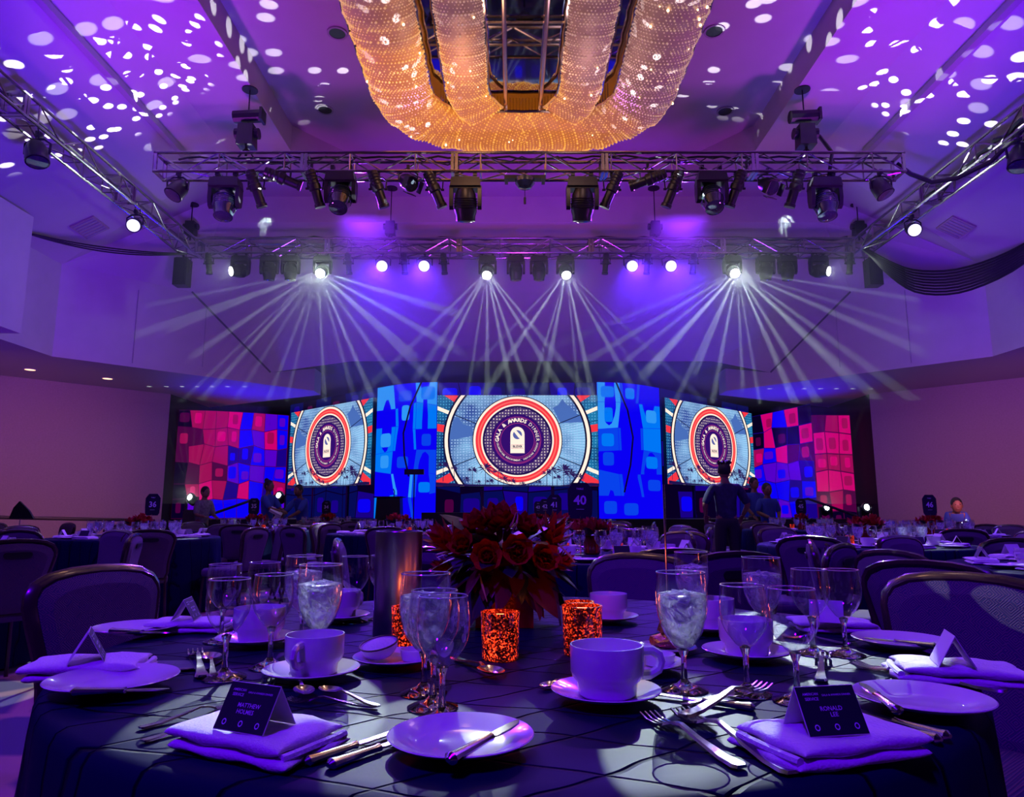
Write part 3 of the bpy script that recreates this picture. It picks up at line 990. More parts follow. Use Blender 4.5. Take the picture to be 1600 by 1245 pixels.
scrim('curved magenta and blue checked scrim beside the left wall', -8.55, 17.9, -7.02, 21.95, 0.84, 3.60, 4.0, 9, 6, pk_left, 0.25, 0.02, 5, base='plum')
scrim('dark blue scrim behind and under the left screen', -7.0, 22.0, -3.72, 19.2, 0.84, 4.35, 4.42, 6, 5, pk_dark, 0, 0.02, 8)
col_l = scrim('bright blue rounded scrim column between left and middle screens', -3.70, 19.1, -1.97, 18.3, 0.84, 4.38, 4.40, 3, 6, pk_blue, 0.22, 0.008, 12, base='blue')
scrim('dark blue scrim around the middle screen', -1.95, 18.35, 2.22, 18.35, 0.84, 4.40, 4.40, 7, 5, pk_dark, 0, 0.02, 17)
col_r = scrim('bright blue rounded scrim column right of the middle screen', 2.24, 18.3, 4.05, 19.1, 0.84, 4.40, 4.38, 3, 6, pk_blue, 0.22, 0.008, 31, base='blue')
scrim('dark blue scrim behind and under the right screen', 4.10, 19.3, 7.6, 22.4, 0.84, 4.42, 4.35, 6, 5, pk_dark, 0, 0.02, 44)
scrim('blue and magenta checked scrim right of the right screen', 7.62, 22.3, 8.10, 18.9, 0.84, 4.0, 3.9, 5, 6, pk_right, 0, 0.02, 27, base='deep')
scrim('tall magenta checked panel standing closest to the right wall', 7.86, 18.3, 8.85, 18.3, 0.55, 3.52, 3.52, 3, 6, pk_panel, 0, 0.03, 61, base='plum')
# thin curved dark battens over the blue columns
for par, pts in ((col_l, [(-2.35, 18.0, 4.35), (-2.62, 17.95, 3.7), (-2.78, 17.93, 3.0), (-2.74, 17.93, 2.4), (-2.62, 17.95, 1.9)]), (col_r, [(2.7, 18.0, 4.35), (2.98, 17.97, 3.6), (3.1, 17.97, 2.9), (3.02, 17.97, 2.2), (2.85, 18.0, 1.5)])):
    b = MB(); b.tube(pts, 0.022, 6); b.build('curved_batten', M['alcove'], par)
# stage furniture
b = MB(); b.box((0, 0, 0.5), (0.62, 0.5, 1.0), top=0.92); b.box((0, 0.02, 1.03), (0.72, 0.6, 0.05))
t = thing('lectern', 'black lectern silhouetted before the left blue column', 'lectern', (-3.05, 17.75, 0.84))
t.scale = (1, 1, 0.52)
b.build('body', M['black'], t, False)
b = MB(); b.tube([(0.1, 0, 1.03), (0.12, -0.05, 1.3), (0.1, -0.12, 1.42)], 0.012, 6); b.build('microphone', M['black'], t)
t = thing('confidence_monitor', 'black slab monitor hung before the left blue column', 'monitor', (-2.42, 17.5, 1.99))
b = MB(); b.box((0, 0, 0), (0.48, 0.08, 0.13)); b.build('housing', M['black'], t, False)
b = MB(); b.tube([(0, 0.03, -1.15), (0, 0.03, -0.05)], 0.015, 6); b.build('pole', M['black'], t)
b = MB(); b.box((-1.1, 16.6, 0.50), (1.9, 0.9, 1.0))
b2 = b.build('equipment_case', M['black'], smooth=False)
tag(b2, 'long black case parked in front of the stage under the blue column', 'case')


def rail(label, pts, posts, grp):
    t = thing('stage_handrail', label, 'handrail', (0, 0, 0), 0, grp)
    b = MB(); b.tube(pts, 0.03, 8); b.build('rail', M['black'], t)
    for p in posts:
        b = MB(); b.tube([(p[0], p[1], 0.0), p], 0.025, 8); b.build('post', M['black'], t)


rail('black handrail of the steps at the right of the stage', [(6.9, 17.0, 1.25), (6.9, 16.9, 1.30), (7.0, 16.8, 1.32), (7.75, 15.6, 0.85)], [(6.9, 17.0, 1.28), (7.75, 15.6, 0.85)], 'stage handrails')
rail('black handrail of the steps at the left of the stage', [(-6.1, 17.0, 1.25), (-6.15, 16.9, 1.30), (-6.9, 15.6, 0.85)], [(-6.1, 17.0, 1.28), (-6.9, 15.6, 0.85)], 'stage handrails')
rail('low dark handrail along the right wall', [(8.0, 10.2, 0.86), (9.0, 9.6, 0.90), (9.1, 9.55, 1.05), (10.4, 9.0, 1.05)], [(8.0, 10.2, 0.86), (9.0, 9.6, 0.95)], 'wall handrails')
rail('low dark handrail along the left wall', [(-9.8, 11.0, 0.98), (-8.6, 11.6, 0.94), (-6.6, 13.2, 0.86)], [(-8.6, 11.6, 0.94), (-6.6, 13.2, 0.86)], 'wall handrails')

# ------------------------------------------------------------------ trusses
TZ = 6.25        # centre height of the lighting rig
TS = 0.15


def truss(label, p0, p1, group='trusses of the lighting rig'):
    p0, p1 = Vector(p0), Vector(p1)
    L_ = (p1 - p0).length
    ang = math.atan2(p1.y - p0.y, p1.x - p0.x)
    t = thing('lighting_truss', label, 'truss', p0, ang, group)
    ch = MB(); ch.tube([(0, 0, 0), (L_, 0, 0)], 0.024, 8)
    me = ch.mesh('chord', M['alu'])
    for a in (-TS, TS):
        for b_ in (-TS, TS):
            o = obj('chord', me, t); o.location = (0, a, b_)
    n = round(L_ / 0.5)
    s = L_ / n
    ln = math.hypot(s, 2 * TS)
    d = MB(); d.tube([(0, 0, 0), (ln, 0, 0)], 0.012, 6); dm = d.mesh('brace', M['alu'])
    u = MB(); u.tube([(0, 0, -TS), (0, 0, TS)], 0.012, 6); um = u.mesh('upright', M['alu'])
    a = math.atan2(2 * TS, s)
    for i in range(n):
        f = 1 if i % 2 else -1
        for side in (-TS, TS):
            o = obj('brace', dm, t); o.location = (i * s, side, -f * TS); o.rotation_euler = (0, -f * a, 0)
        for side in (-TS,):
            o = obj('brace', dm, t); o.location = (i * s, -f * TS, side); o.rotation_euler = (0, 0, f * a)
    for i in range(n + 1):
        if i % 2 == 0:
            for side in (-TS, TS):
                o = obj('upright', um, t); o.location = (i * s, side, 0)
                o = obj('upright', um, t); o.location = (i * s, 0, side); o.rotation_euler = (R(90), 0, 0)
    # joint plates where two lengths are bolted together
    pl = MB()
    for a_, b_ in ((-TS, 0), (TS, 0)): pl.box((0, a_, 0), (0.045, 0.03, 0.34))
    pl.box((0, 0, -TS), (0.045, 0.33, 0.03)); pl.box((0, 0, TS), (0.045, 0.33, 0.03))
    pm = pl.mesh('joint_plate', M['alu'], False)
    k = max(2, round(L_ / 2.45))
    for i in range(k + 1):
        x = min(max(L_ * i / k, 0.03), L_ - 0.03)
        for dx in ((-0.03, 0.03) if 0 < i < k else (0,)):
            o = obj('joint_plate', pm, t); o.location = (x + dx, 0, 0)
    return t


XL, XR = -6.46, 6.98
truss('front lighting truss spanning below the far end of the chandelier', (-5.42, 10.1, TZ), (5.95, 10.1, TZ))
truss('rear lighting truss farthest from the camera, before the stage header', (XL + 0.16, 13.5, TZ), (XR - 0.16, 13.5, TZ))
truss('left side truss running from the rear truss towards the camera', (XL, 13.66, TZ), (XL, 3.2, TZ))
truss('right side truss running from the rear truss towards the camera', (XR, 13.66, TZ), (XR, 3.2, TZ))


def wavy(p0, p1, n, amp, seed, sag=0.0):
    r = random.Random(seed)
    p0, p1 = Vector(p0), Vector(p1)
    out = []
    for i in range(n + 1):
        t = i / n
        p = p0.lerp(p1, t)
        p.z -= sag * 4 * t * (1 - t)
        p += Vector((r.uniform(-amp, amp), r.uniform(-amp, amp), r.uniform(-amp, amp) * 0.7))
        out.append(p)
    return out


def cable(label, pts, r=0.016, group='cables of the rig', n=6):
    b = MB(); b.tube(pts, r, n)
    return tag(b.build('cable', M['black']), label, 'cable', group=group)


cable('black power cable lying along the top of the front truss', wavy((-5.2, 10.18, TZ + .19), (5.8, 10.18, TZ + .19), 60, .03, 2))
cable('thin black cable looping through the middle of the front truss', wavy((-3.8, 10.02, TZ + .05), (5.0, 10.02, TZ + .08), 70, .07, 3), 0.010)
cable('black power cable lying along the top of the rear truss', wavy((-6.1, 13.45, TZ + .19), (6.7, 13.45, TZ + .19), 60, .03, 4), 0.028)
cable('thin black cable looping through the rear truss', wavy((-6.1, 13.36, TZ - .02), (6.6, 13.36, TZ - .02), 70, .06, 5), 0.010)
cable('black cable lying inside the right side truss', wavy((XR, 13.2, TZ - .1), (XR, 6.0, TZ + .12), 40, .05, 6), 0.035)
cable('thick black cable swagged from the front truss to the right truss', [(5.9, 10.1, TZ + .05), (6.1, 10.1, TZ - .12), (6.35, 10.0, TZ - .30), (6.6, 9.8, TZ - .34), (6.85, 9.4, TZ - .28), (7.0, 8.9, TZ - .05), (7.0, 8.2, TZ + .1)], 0.035)
cable('thick black cable dropping from the right hoist into the front truss', [(5.05 - .6, 10.1, TZ + .55), (4.75, 10.1, TZ + .5), (4.9, 10.05, TZ + .2), (4.8, 10.0, TZ - .2), (4.7, 10.0, TZ - .4)], 0.03)
for k in range(9):
    a = k * 0.7
    dz = 0.44 * (k / 8)
    p = [(XR - .1 + .04 * cos(a), 13.2, TZ - .1), (XR + .15, 12.9, TZ - .45 - dz * .6), (7.45, 12.6, TZ - .80 - dz), (7.95, 12.1, TZ - .98 - dz), (8.45, 11.4, TZ - .90 - dz * .8), (8.8, 10.6, TZ - .62 - dz * .4), (8.93, 9.9, TZ - .30)]
    # smooth the run
    sm = []
    for i in range(len(p) - 1):
        for u in (0, .25, .5, .75):
            sm.append(Vector(p[i]).lerp(Vector(p[i + 1]), u))
    sm.append(Vector(p[-1]))
    for _ in range(3):
        sm = [sm[0]] + [(sm[i - 1] + sm[i] * 2 + sm[i + 1]) / 4 for i in range(1, len(sm) - 1)] + [sm[-1]]
    tag(MB().tube(sm, 0.022, 6).build('cable', M['black']), 'one of the black cables bundled in the deep loop right of the rig', 'cable', group='bundled cable loop right of the rig')
for k in range(3):
    y2 = 10.9 + k * 0.15
    pts = []
    for i in range(25):
        u = i / 24
        pts.append((XL + (-8.7 - XL) * u, 13.4 + (y2 - 13.4) * u, (TZ - .15) + (5.72 + 0.06 * k - TZ + .15) * u - (0.22 + .08 * k) * 4 * u * (1 - u) * .6))
    tag(MB().tube(pts, 0.014, 6).build('cable', M['black']), 'one of the thin black cables strung from the left rig corner to the wall', 'cable', group='thin cables left of the rig')

# ------------------------------------------------------------------ lighting fixtures


def aim_rot(d):
    """rotation taking local -Z onto direction d"""
    return Vector(d).normalized().to_track_quat('-Z', 'Y').to_matrix().to_4x4()


def moving_head(label, loc, d, s=1.0, lit=None, group='moving head lamps', glassy=False, front_arm=False):
    t = thing('moving_head_light', label, 'stage light', loc, 0, group)
    t.scale = (s, s, s)
    b = MB()
    b.box((0, 0, -0.15), (0.40, 0.22, 0.12), top=0.92)
    b.box((0, 0, -0.085), (0.30, 0.16, 0.03))
    b.build('base', M['fix'], t, True, 30)
    for sx in (-1, 1):
        c = MB(); c.tube([(sx * .12, 0, -.08), (sx * .12, 0, -.02)], 0.02, 6); c.box((sx * .12, 0, 0.0), (0.05, 0.07, 0.07)); c.build('clamp', M['fix'], t, False)
    y = MB()
    for sx in (-1, 1):
        y.prism([(-.07, -.21), (.07, -.21), (.075, -.36), (.05, -.47), (0, -.50), (-.05, -.47), (-.075, -.36)], sx * .185 - .025, sx * .185 + .025, Matrix(((0, 0, 1, 0), (1, 0, 0, 0), (0, 1, 0, 0), (0, 0, 0, 1))))
    y.box((0, 0, -.215), (.42, .15, .03))
    y.build('yoke', M['fix'], t, True, 30)
    T = Matrix.Translation((0, 0, -.42)) @ aim_rot(d)
    h = MB()
    h.lathe([(.05, .20), (.10, .19), (.135, .12), (.15, 0), (.145, -.10), (.125, -.16), (.125, -.22), (.105, -.225)], 20, T)
    for k in range(5): h.lathe([(.152, -.06 + k * .03), (.158, -.055 + k * .03), (.152, -.05 + k * .03)], 20, T)
    h.build('head', M['fixgrey'] if glassy else M['fix'], t, True, 30)
    l = MB(); l.lathe([(.001, -.245), (.05, -.242), (.09, -.232), (.104, -.224)], 20, T); l.build('lens', lit or M['lens'], t)
    return t


def profile_light(label, loc, d, s=1.0, group='profile spotlights', glint=True):
    t = thing('profile_spotlight', label, 'stage light', loc, 0, group)
    t.scale = (s, s, s)
    T = Matrix.Translation((0, 0, -.26)) @ aim_rot(d)
    b = MB(); b.lathe([(.03, .30), (.075, .29), (.085, .24), (.085, .08), (.10, .06), (.10, -.02), (.075, -.04), (.075, -.24), (.088, -.25), (.088, -.30), (.07, -.30)], 16, T)
    b.build('barrel', M['fix'], t, True, 30)
    b = MB()
    for k in range(3): b.lathe([(.087, .12 + k * .05), (.094, .13 + k * .05), (.087, .14 + k * .05)], 16, T)
    b.build('fin', M['fix'], t)
    b = MB(); b.tube([(-.12, 0, -.26), (-.13, 0, -.12), (-.06, 0, -.06), (.06, 0, -.06), (.13, 0, -.12), (.12, 0, -.26)], .012, 6); b.build('yoke', M['fix'], t)
    b = MB(); b.tube([(0, 0, -.06), (0, 0, -.02)], .015, 6); b.box((0, 0, 0), (.04, .06, .06)); b.build('clamp', M['fix'], t, False)
    b = MB()
    for sx in (-1, 1): b.tube([(sx * .10, 0, -.26), (sx * .15, 0, -.26)], .02, 8)
    b.build('knob', M['fix'], t)
    b = MB(); b.lathe([(.001, -.292), (.068, -.288)], 16, T); b.build('lens', M['lens'], t)
    return t


def par_light(label, loc, d, s=1.0, lit=None, group='par lamps', doors=False):
    t = thing('par_light', label, 'stage light', loc, 0, group)
    t.scale = (s, s, s)
    T = Matrix.Translation((0, 0, -.20)) @ aim_rot(d)
    b = MB(); b.lathe([(.04, .14), (.08, .12), (.105, .05), (.11, -.10), (.10, -.10), (.095, -.09)], 18, T); b.build('can', M['fix'], t, True, 30)
    b = MB(); b.lathe([(.001, -.108), (.094, -.103)], 18, T); b.build('lens', lit or M['lens'], t)
    b = MB(); b.tube([(-.125, 0, -.20), (-.13, 0, -.09), (-.06, 0, -.04), (.06, 0, -.04), (.13, 0, -.09), (.125, 0, -.20)], .012, 6); b.build('yoke', M['fix'], t)
    b = MB(); b.tube([(0, 0, -.04), (0, 0, 0)], .015, 6); b.box((0, 0, .01), (.04, .06, .06)); b.build('clamp', M['fix'], t, False)
    if doors:
        for k in range(4):
            dm = MB(); dm.box((0, .125, -.14), (.16, .012, .10), T @ Matrix.Rotation(k * PI / 2, 4, 'Z')); dm.build('barn_door', M['fix'], t, False)
    return t


def hoist(label, x, y, cable_top, s=1.0, wide=False):
    t = thing('chain_hoist', label, 'hoist', (x, y, TZ + .15), 0, 'chain hoists of the rig')
    b = MB(); b.box((0, 0, .30 * s), (.22 * s, .2 * s, .30 * s), top=.9); b.tube([(-.16 * s, 0, .34 * s), (.16 * s, 0, .34 * s)], .075 * s, 10); b.build('motor', M['fix'], t, True, 30)
    b = MB(); b.tube([(0, 0, .02), (0, 0, .16 * s)], .02, 6); b.tube([(-.12, 0, 0), (0, 0, .14 * s), (.12, 0, 0)], .014, 6); b.build('sling', M['black'], t)
    b = MB(); b.tube([(0, 0, .44 * s), (0, 0, cable_top - TZ - .15)], .010, 6); b.build('chain', M['black'], t)
    if wide:
        b = MB(); b.tube([(-.22, 0, .58 * s), (.20, 0, .60 * s)], .10, 10); b.box((0.22, 0, .60 * s), (.04, .2, .2)); b.build('chain_bag', M['fix'], t, True, 30)
    b = MB(); b.lathe([(.12, cable_top - TZ - .15 - .02), (.12, cable_top - TZ - .152)], 16); b.build('ceiling_rose', M['black'], t)
    return t


def tx(px, y):   # x of a picture column at the rig height
    f = 1100 * cos(PITCH) - (TZ - CAM) / y * 0
    r = ray(px, 262 if y < 12 else 400)
    return r[0] * y / r[1]


# front truss, left to right
FY = 10.0
big = 'large moving heads on the front truss'
ell = 'profile spotlights on the front truss'
par_light('black par can at the far left end of the front truss', (tx(280, FY), FY, TZ - .18), (-.35, -.5, -1), 1.25, group='par cans on the front truss')
moving_head('large moving head first from the left on front truss, bright clear lens', (tx(355, FY), FY, TZ - .17), (0.05, -.25, -1), 1.12, None, big, True)
profile_light('slim profile spotlight just right of the leftmost moving head', (tx(402, FY), FY, TZ - .16), (.3, .35, -1), 0.95, ell)
profile_light('profile spotlight lying nearly level left on front truss', (tx(443, FY), FY, TZ - .0), (1, .4, -.28), 0.95, ell)
profile_light('slim profile spotlight leaning against the second moving head', (tx(494, FY), FY, TZ - .16), (.28, .3, -1), 0.95, ell)
moving_head('large glassy moving head second from the left on front truss', (tx(534, FY), FY, TZ - .08), (0, -.55, -1), 1.12, None, big, True)
profile_light('slim profile spotlight between second moving head and small par can', (tx(592, FY), FY, TZ - .17), (.35, .3, -1), 0.95, ell)
par_light('small par can with barn doors left of centre on front truss', (tx(638, FY), FY, TZ - .08), (.6, -.6, -.6), 1.1, group='par cans on the front truss', doors=True)
profile_light('slim profile spotlight left beside the middle left moving head', (tx(680, FY), FY, TZ - .18), (.45, .3, -1), 0.95, ell)
moving_head('large black moving head just left of the centre motor', (tx(728, FY), FY, TZ - .17), (0, .35, -1), 1.15, None, big)
moving_head('large black moving head just right of the centre motor', (tx(909, FY), FY, TZ - .17), (0, .35, -1), 1.15, None, big)
profile_light('slim profile spotlight right beside the middle right moving head', (tx(955, FY), FY, TZ - .18), (-.45, .3, -1), 0.95, ell)
profile_light('profile spotlight lying nearly level right on front truss', (tx(1012, FY), FY, TZ - .02), (-1, .4, -.22), 0.95, ell)
profile_light('slim profile spotlight below the level one on the right', (tx(1050, FY), FY, TZ - .17), (-.4, .3, -1), 0.95, ell)
moving_head('large glassy moving head second from the right on front truss', (tx(1110, FY), FY, TZ - .08), (0, -.55, -1), 1.12, None, big, True)
profile_light('slim profile spotlight touching the second moving head from the right', (tx(1148, FY), FY, TZ - .16), (-.35, .3, -1), 0.95, ell)
par_light('small par can with barn doors right of centre on front truss', (tx(1198, FY), FY, TZ - .14), (.3, -.8, -.7), 1.1, group='par cans on the front truss', doors=True)
profile_light('slim profile spotlight left of the rightmost moving head', (tx(1240, FY), FY, TZ - .16), (-.28, .3, -1), 0.95, ell)
moving_head('large moving head first from the right on front truss, speckled lens', (tx(1286, FY), FY, TZ - .17), (-.05, -.25, -1), 1.12, None, big, True)
par_light('black par can at the far right end of the front truss', (tx(1374, FY), FY, TZ - .16), (.35, -.3, -1), 1.25, group='par cans on the front truss')
t = thing('centre_motor', 'small dome motor with a hook under the middle of the front truss', 'motor', (tx(820, FY), FY, TZ - .15))
b = MB(); b.lathe([(.001, -.26), (.10, -.24), (.15, -.17), (.15, -.11), (.001, -.10)], 18); b.build('dome', M['fixgrey'], t)
b = MB(); b.box((0, 0, -.09), (.62, .12, .05)); b.box((-.28, 0, -.13), (.05, .2, .03)); b.box((.28, 0, -.13), (.05, .2, .03)); b.build('bracket', M['fix'], t, False)
b = MB(); b.tube([(0, 0, -.26), (0, 0, -.44)], .006, 6); b.tube([(0, 0, -.40), (.0, 0, -.5)], .018, 8); b.build('hook', M['black'], t)
hoist('black chain hoist over the left part of the front truss', tx(383, 10.1), 10.1, CAM + H2 - 0.02 if False else CAM + H1, 1.15, True)
hoist('black chain hoist over the right part of the front truss', tx(1262, 10.1), 10.1, CAM + H1, 1.15, True)

# rear truss, left to right
RY = 13.4
mh = 'small moving heads on the rear truss'
pb = 'blue lit par lamps on the rear truss'
sm_ = 'small spotlights on the rear truss'


def speaker_box(label, px):
    t = thing('hanging_speaker', label, 'speaker', (tx(px, RY), RY, TZ - .15), 0, 'speakers under the rear truss corners')
    b = MB(); b.box((0, 0, -.40), (.26, .24, .55)); b.build('cabinet', M['fix'], t, False)
    b = MB(); b.box((0, -.125, -.40), (.22, .012, .50)); b.build('grille', M['black'], t, False)
    b = MB(); b.tube([(-.15, 0, -.40), (-.15, 0, -.08), (.15, 0, -.08), (.15, 0, -.40)], .012, 6); b.tube([(0, 0, -.08), (0, 0, 0)], .02, 6); b.build('bracket', M['fix'], t)


speaker_box('narrow black speaker hanging from the left corner of the rear truss', 287)
speaker_box('narrow black speaker hanging from the right corner of the rear truss', 1362)
for px, lb in ((327, 'first small spotlight from the left on the rear truss'), (632, 'small spotlight between the two left blue lamps'), (694, 'small spotlight right of the left pair of blue lamps'),
               (946, 'small spotlight left of the right pair of blue lamps'), (1011, 'small spotlight between the two right blue lamps'), (1083, 'small spotlight between right blue lamps and right star lamp'), (1327, 'small warm glinting spotlight beside the right hanging speaker'), (545, 'small dim spotlight left of the left blue lamps')):
    profile_light(lb, (tx(px, RY), RY, TZ - .17), (.08 * (1 if px < 800 else -1), .1, -1), 0.72, sm_)
for px, dd, lit, lb in ((377, (-.9, -.9, -.35), 'lit_white', 'moving head turned sideways, first from the left on the rear truss'), (422, (0, .1, -1), None, 'dark moving head, second from the left on the rear truss'), (455, (0, .1, -1), None, 'dark moving head left of the left star lamp'),
                        (505, (0, -.9, -.6), 'lit_star', 'dazzling moving head with star rays, left of the rear truss middle'), (762, (-.05, -.7, -.7), 'lit_white', 'lit moving head left of the rear truss middle, over the middle screen'),
                        (806, (0, .1, -1), None, 'dark moving head just left of the rear truss middle'), (842, (0, .1, -1), None, 'dark moving head just right of the rear truss middle'), (883, (.05, -.7, -.7), 'lit_white', 'lit moving head right of the rear truss middle, over the middle screen'),
                        (1143, (0, -.9, -.6), 'lit_star', 'dazzling moving head with star rays, right of the rear truss middle'), (1195, (0, .1, -1), None, 'dark moving head just right of the right star lamp'), (1229, (0, .1, -1), None, 'dark moving head, second from the right on the rear truss'),
                        (1278, (.9, -.9, -.35), 'lit_white', 'moving head turned sideways, first from the right on the rear truss')):
    moving_head(lb, (tx(px, RY), RY, TZ - .15), dd, 0.86, M[lit] if lit else None, mh)
for px, lb in ((599, 'blue glowing par lamp, first from the left of four on rear truss'), (664, 'blue glowing par lamp, second from the left of four on rear truss'), (986, 'blue glowing par lamp, third from the left of four on rear truss'), (1046, 'blue glowing par lamp, fourth from the left of four on rear truss')):
    par_light(lb, (tx(px, RY), RY, TZ - .17), (0, -1, -.45), 1.15, M['lit_blue'], pb)
    spot('blue_lamp_glow', (tx(px, RY), RY - .20, TZ - .42), (tx(px, RY), RY - 3, TZ - 3.4), (.10, .02, 1.0), 1100, 70, .9, .05)
for px, lb in ((295, 'black chain hoist at the left corner of the rear truss'), (609, 'black chain hoist over the left middle of the rear truss'), (1025, 'black chain hoist over the right middle of the rear truss'), (1345, 'black chain hoist at the right corner of the rear truss')):
    hoist(lb, tx(px, 13.5), 13.5, CAM + H1 if 500 < px < 1100 else CAM + H1 - .35, 0.9)
# side trusses
for y, dd, lit, s, lb in ((11.4, (.3, -.9, -.5), 'lit_blue', 1.1, 'blue glowing par lamp near the far end of the left side truss'), (8.9, (.3, -.2, -1), None, 1.35, 'dark par can halfway along the left side truss'),
                          (7.3, (.3, -.2, -1), None, 1.5, 'dark par can with cable ring on the left side truss'), (6.5, (.2, -.2, -1), None, 1.6, 'dark par can on the left side truss at the picture edge')):
    par_light(lb, (XL + .02, y, TZ - .17), dd, s, M[lit] if lit else None, 'par lamps on the left side truss')
for y, dd, lit, s, lb in ((11.6, (-.3, -.9, -.5), 'lit_blue', 1.1, 'blue glowing par lamp near the far end of the right side truss'), (9.0, (-.3, -.2, -1), None, 1.4, 'dark par can halfway along the right side truss'), (7.5, (-.2, -.2, -1), None, 1.5, 'dark par can on the right side truss at the picture edge')):
    par_light(lb, (XR - .02, y, TZ - .17), dd, s, M[lit] if lit else None, 'par lamps on the right side truss')
hoist('black chain hoist over the near part of the left side truss', XL, 7.6, CAM + 5.7, 1.0, True)
hoist('black chain hoist over the near part of the right side truss', XR, 7.6, CAM + 5.7, 1.0, True)


# floor lamps on the stage edge
def floor_lamp(px, py, y, lit, lb):
    r = ray(px, py)
    x, z = r[0] * y / r[1], CAM + r[2] * y / r[1]
    t = thing('floor_moving_head', lb, 'stage light', (x, y, z), 0, 'moving heads on the stage floor')
    t.scale = (.8, .8, 1)
    dd = aim_rot((-.1, -.9, .35))
    b = MB(); b.lathe([(.05, .16), (.12, .12), (.13, -.08), (.11, -.13)], 16, dd); b.build('head', M['fix'], t)
    b = MB(); b.lathe([(.001, -.15), (.04, -.145), (.065, -.136)], 16, dd); b.build('lens', lit, t)
    b = MB()
    for s in (-1, 1): b.box((s * .16, 0, -.10), (.04, .12, .32))
    b.box((0, 0, -.27), (.36, .16, .06)); b.build('yoke', M['fix'], t, False)
    b = MB(); b.box((0, 0, -.27 - (z - .3) / 2 if z > .6 else -.33), (.34, .30, max(.08, z - .3))); b.build('base', M['fix'], t, False)


floor_lamp(300, 780, 16.6, M['lit_white'], 'white shining floor lamp before the dark left end of the scrim')
floor_lamp(438, 777, 16.4, M['lit_white'], 'white shining floor lamp behind the person with a hair bun')
floor_lamp(1290, 796, 16.9, M['lit_white'], 'floor lamp with an upward fan before the tall magenta panel')
floor_lamp(1352, 796, 15.4, M['lit_white'], 'white shining floor lamp by the right wall next to the panel')

# ------------------------------------------------------------------ haze and the beams in it
def haze_box(name, c, d, dens):
    m = bpy.data.materials.new('haze')
    m.use_nodes = True
    nt = m.node_tree
    nt.nodes.clear()
    v = nt.nodes.new('ShaderNodeVolumeScatter')
    v.inputs['Density'].default_value = dens
    v.inputs['Anisotropy'].default_value = 0.35
    o = nt.nodes.new('ShaderNodeOutputMaterial')
    nt.links.new(v.outputs[0], o.inputs['Volume'])
    m.cycles.homogeneous_volume = True if hasattr(m.cycles, 'homogeneous_volume') else True
    b = MB(); b.box(c, d)
    o = b.build(name, m, smooth=False)
    return tag(o, 'thin haze around the lit beams', 'haze', kind='stuff')


if True:
    haze_box('haze', (0.3, 12.55, 4.55), (13.6, 1.7, 3.3), 0.085)


def beams(px, n, spread, watts, seed, deg=5.0, col=(0.80, 1.0, 0.90), y=RY - .30, z=TZ - .62):
    r_ = random.Random(seed)
    for k in range(n):
        a = -spread + 2 * spread * (k + .5) / n + r_.uniform(-.07, .07)
        x = tx(px, RY)
        d = Vector((sin(a), -0.42 + r_.uniform(-.12, .12), -cos(a)))
        o = spot('moving_head_beam', (x, y, z), Vector((x, y, z)) + d, col, watts * r_.uniform(.6, 1.3), deg * r_.uniform(.6, 1.3), 0.6, 0.015)


haze_box('haze', (-7.3, 16.4, 2.35), (3.0, .7, 2.3), 0.12)
haze_box('haze', (7.4, 16.7, 2.35), (2.2, .7, 2.3), 0.12)
beams(505, 17, 1.25, 7500, 1, 2.8)
beams(1143, 17, 1.25, 9500, 2, 2.8)
beams(762, 9, .7, 7000, 3, 2.6)
beams(883, 9, .7, 7000, 4, 2.6)
for fx, fy, fz, xx in ((-7.45, 16.45, 1.42, -1), (7.42, 16.75, 1.2, 1)):
    for k in range(7):
        a = -.42 + .14 * k
        spot('floor_beam', (fx, fy, fz), (fx + sin(a), fy - .02, fz + cos(a)), (.8, 1, .9), 420, 2.6, .5, .01)

# ------------------------------------------------------------------ chandelier
CHX = 0.17
MZ = CAM + 6.1       # underside of the mirrored frame
ch_t = thing('chandelier', 'long crystal ceiling chandelier of draped bead swags around dark mirrors', 'chandelier', (CHX, 0, 0))


def strand_path(kind, s):
    out = []
    if kind == 'outer':
        x = s * 1.80
        for i in range(60): out.append((x, 0.6 + i * 0.15))
        for i in range(1, 11):
            a = PI / 2 * i / 10
            out.append((x - s * 1.1 * (1 - cos(a)), 9.45 + 1.05 * sin(a)))
        for i in range(1, 8): out.append((s * (0.70 - i * .14), 10.5 + .001 * i))
    else:
        x = s * .83
        for i in range(60): out.append((x, 0.6 + i * 0.15))
        for i in range(1, 9):
            out.append((x - s * 0.10 * (i / 8) ** 2 * 3, 9.45 + 0.09 * i))
    return out


def resample(p, step):
    p = [Vector((a[0], a[1], 0)) for a in p]
    out = [p[0]]
    acc = 0.0
    for i in range(len(p) - 1):
        seg = (p[i + 1] - p[i]).length
        d = step - acc
        while d <= seg:
            out.append(p[i].lerp(p[i + 1], d / seg))
            d += step
        acc = (acc + seg) % step
    return out


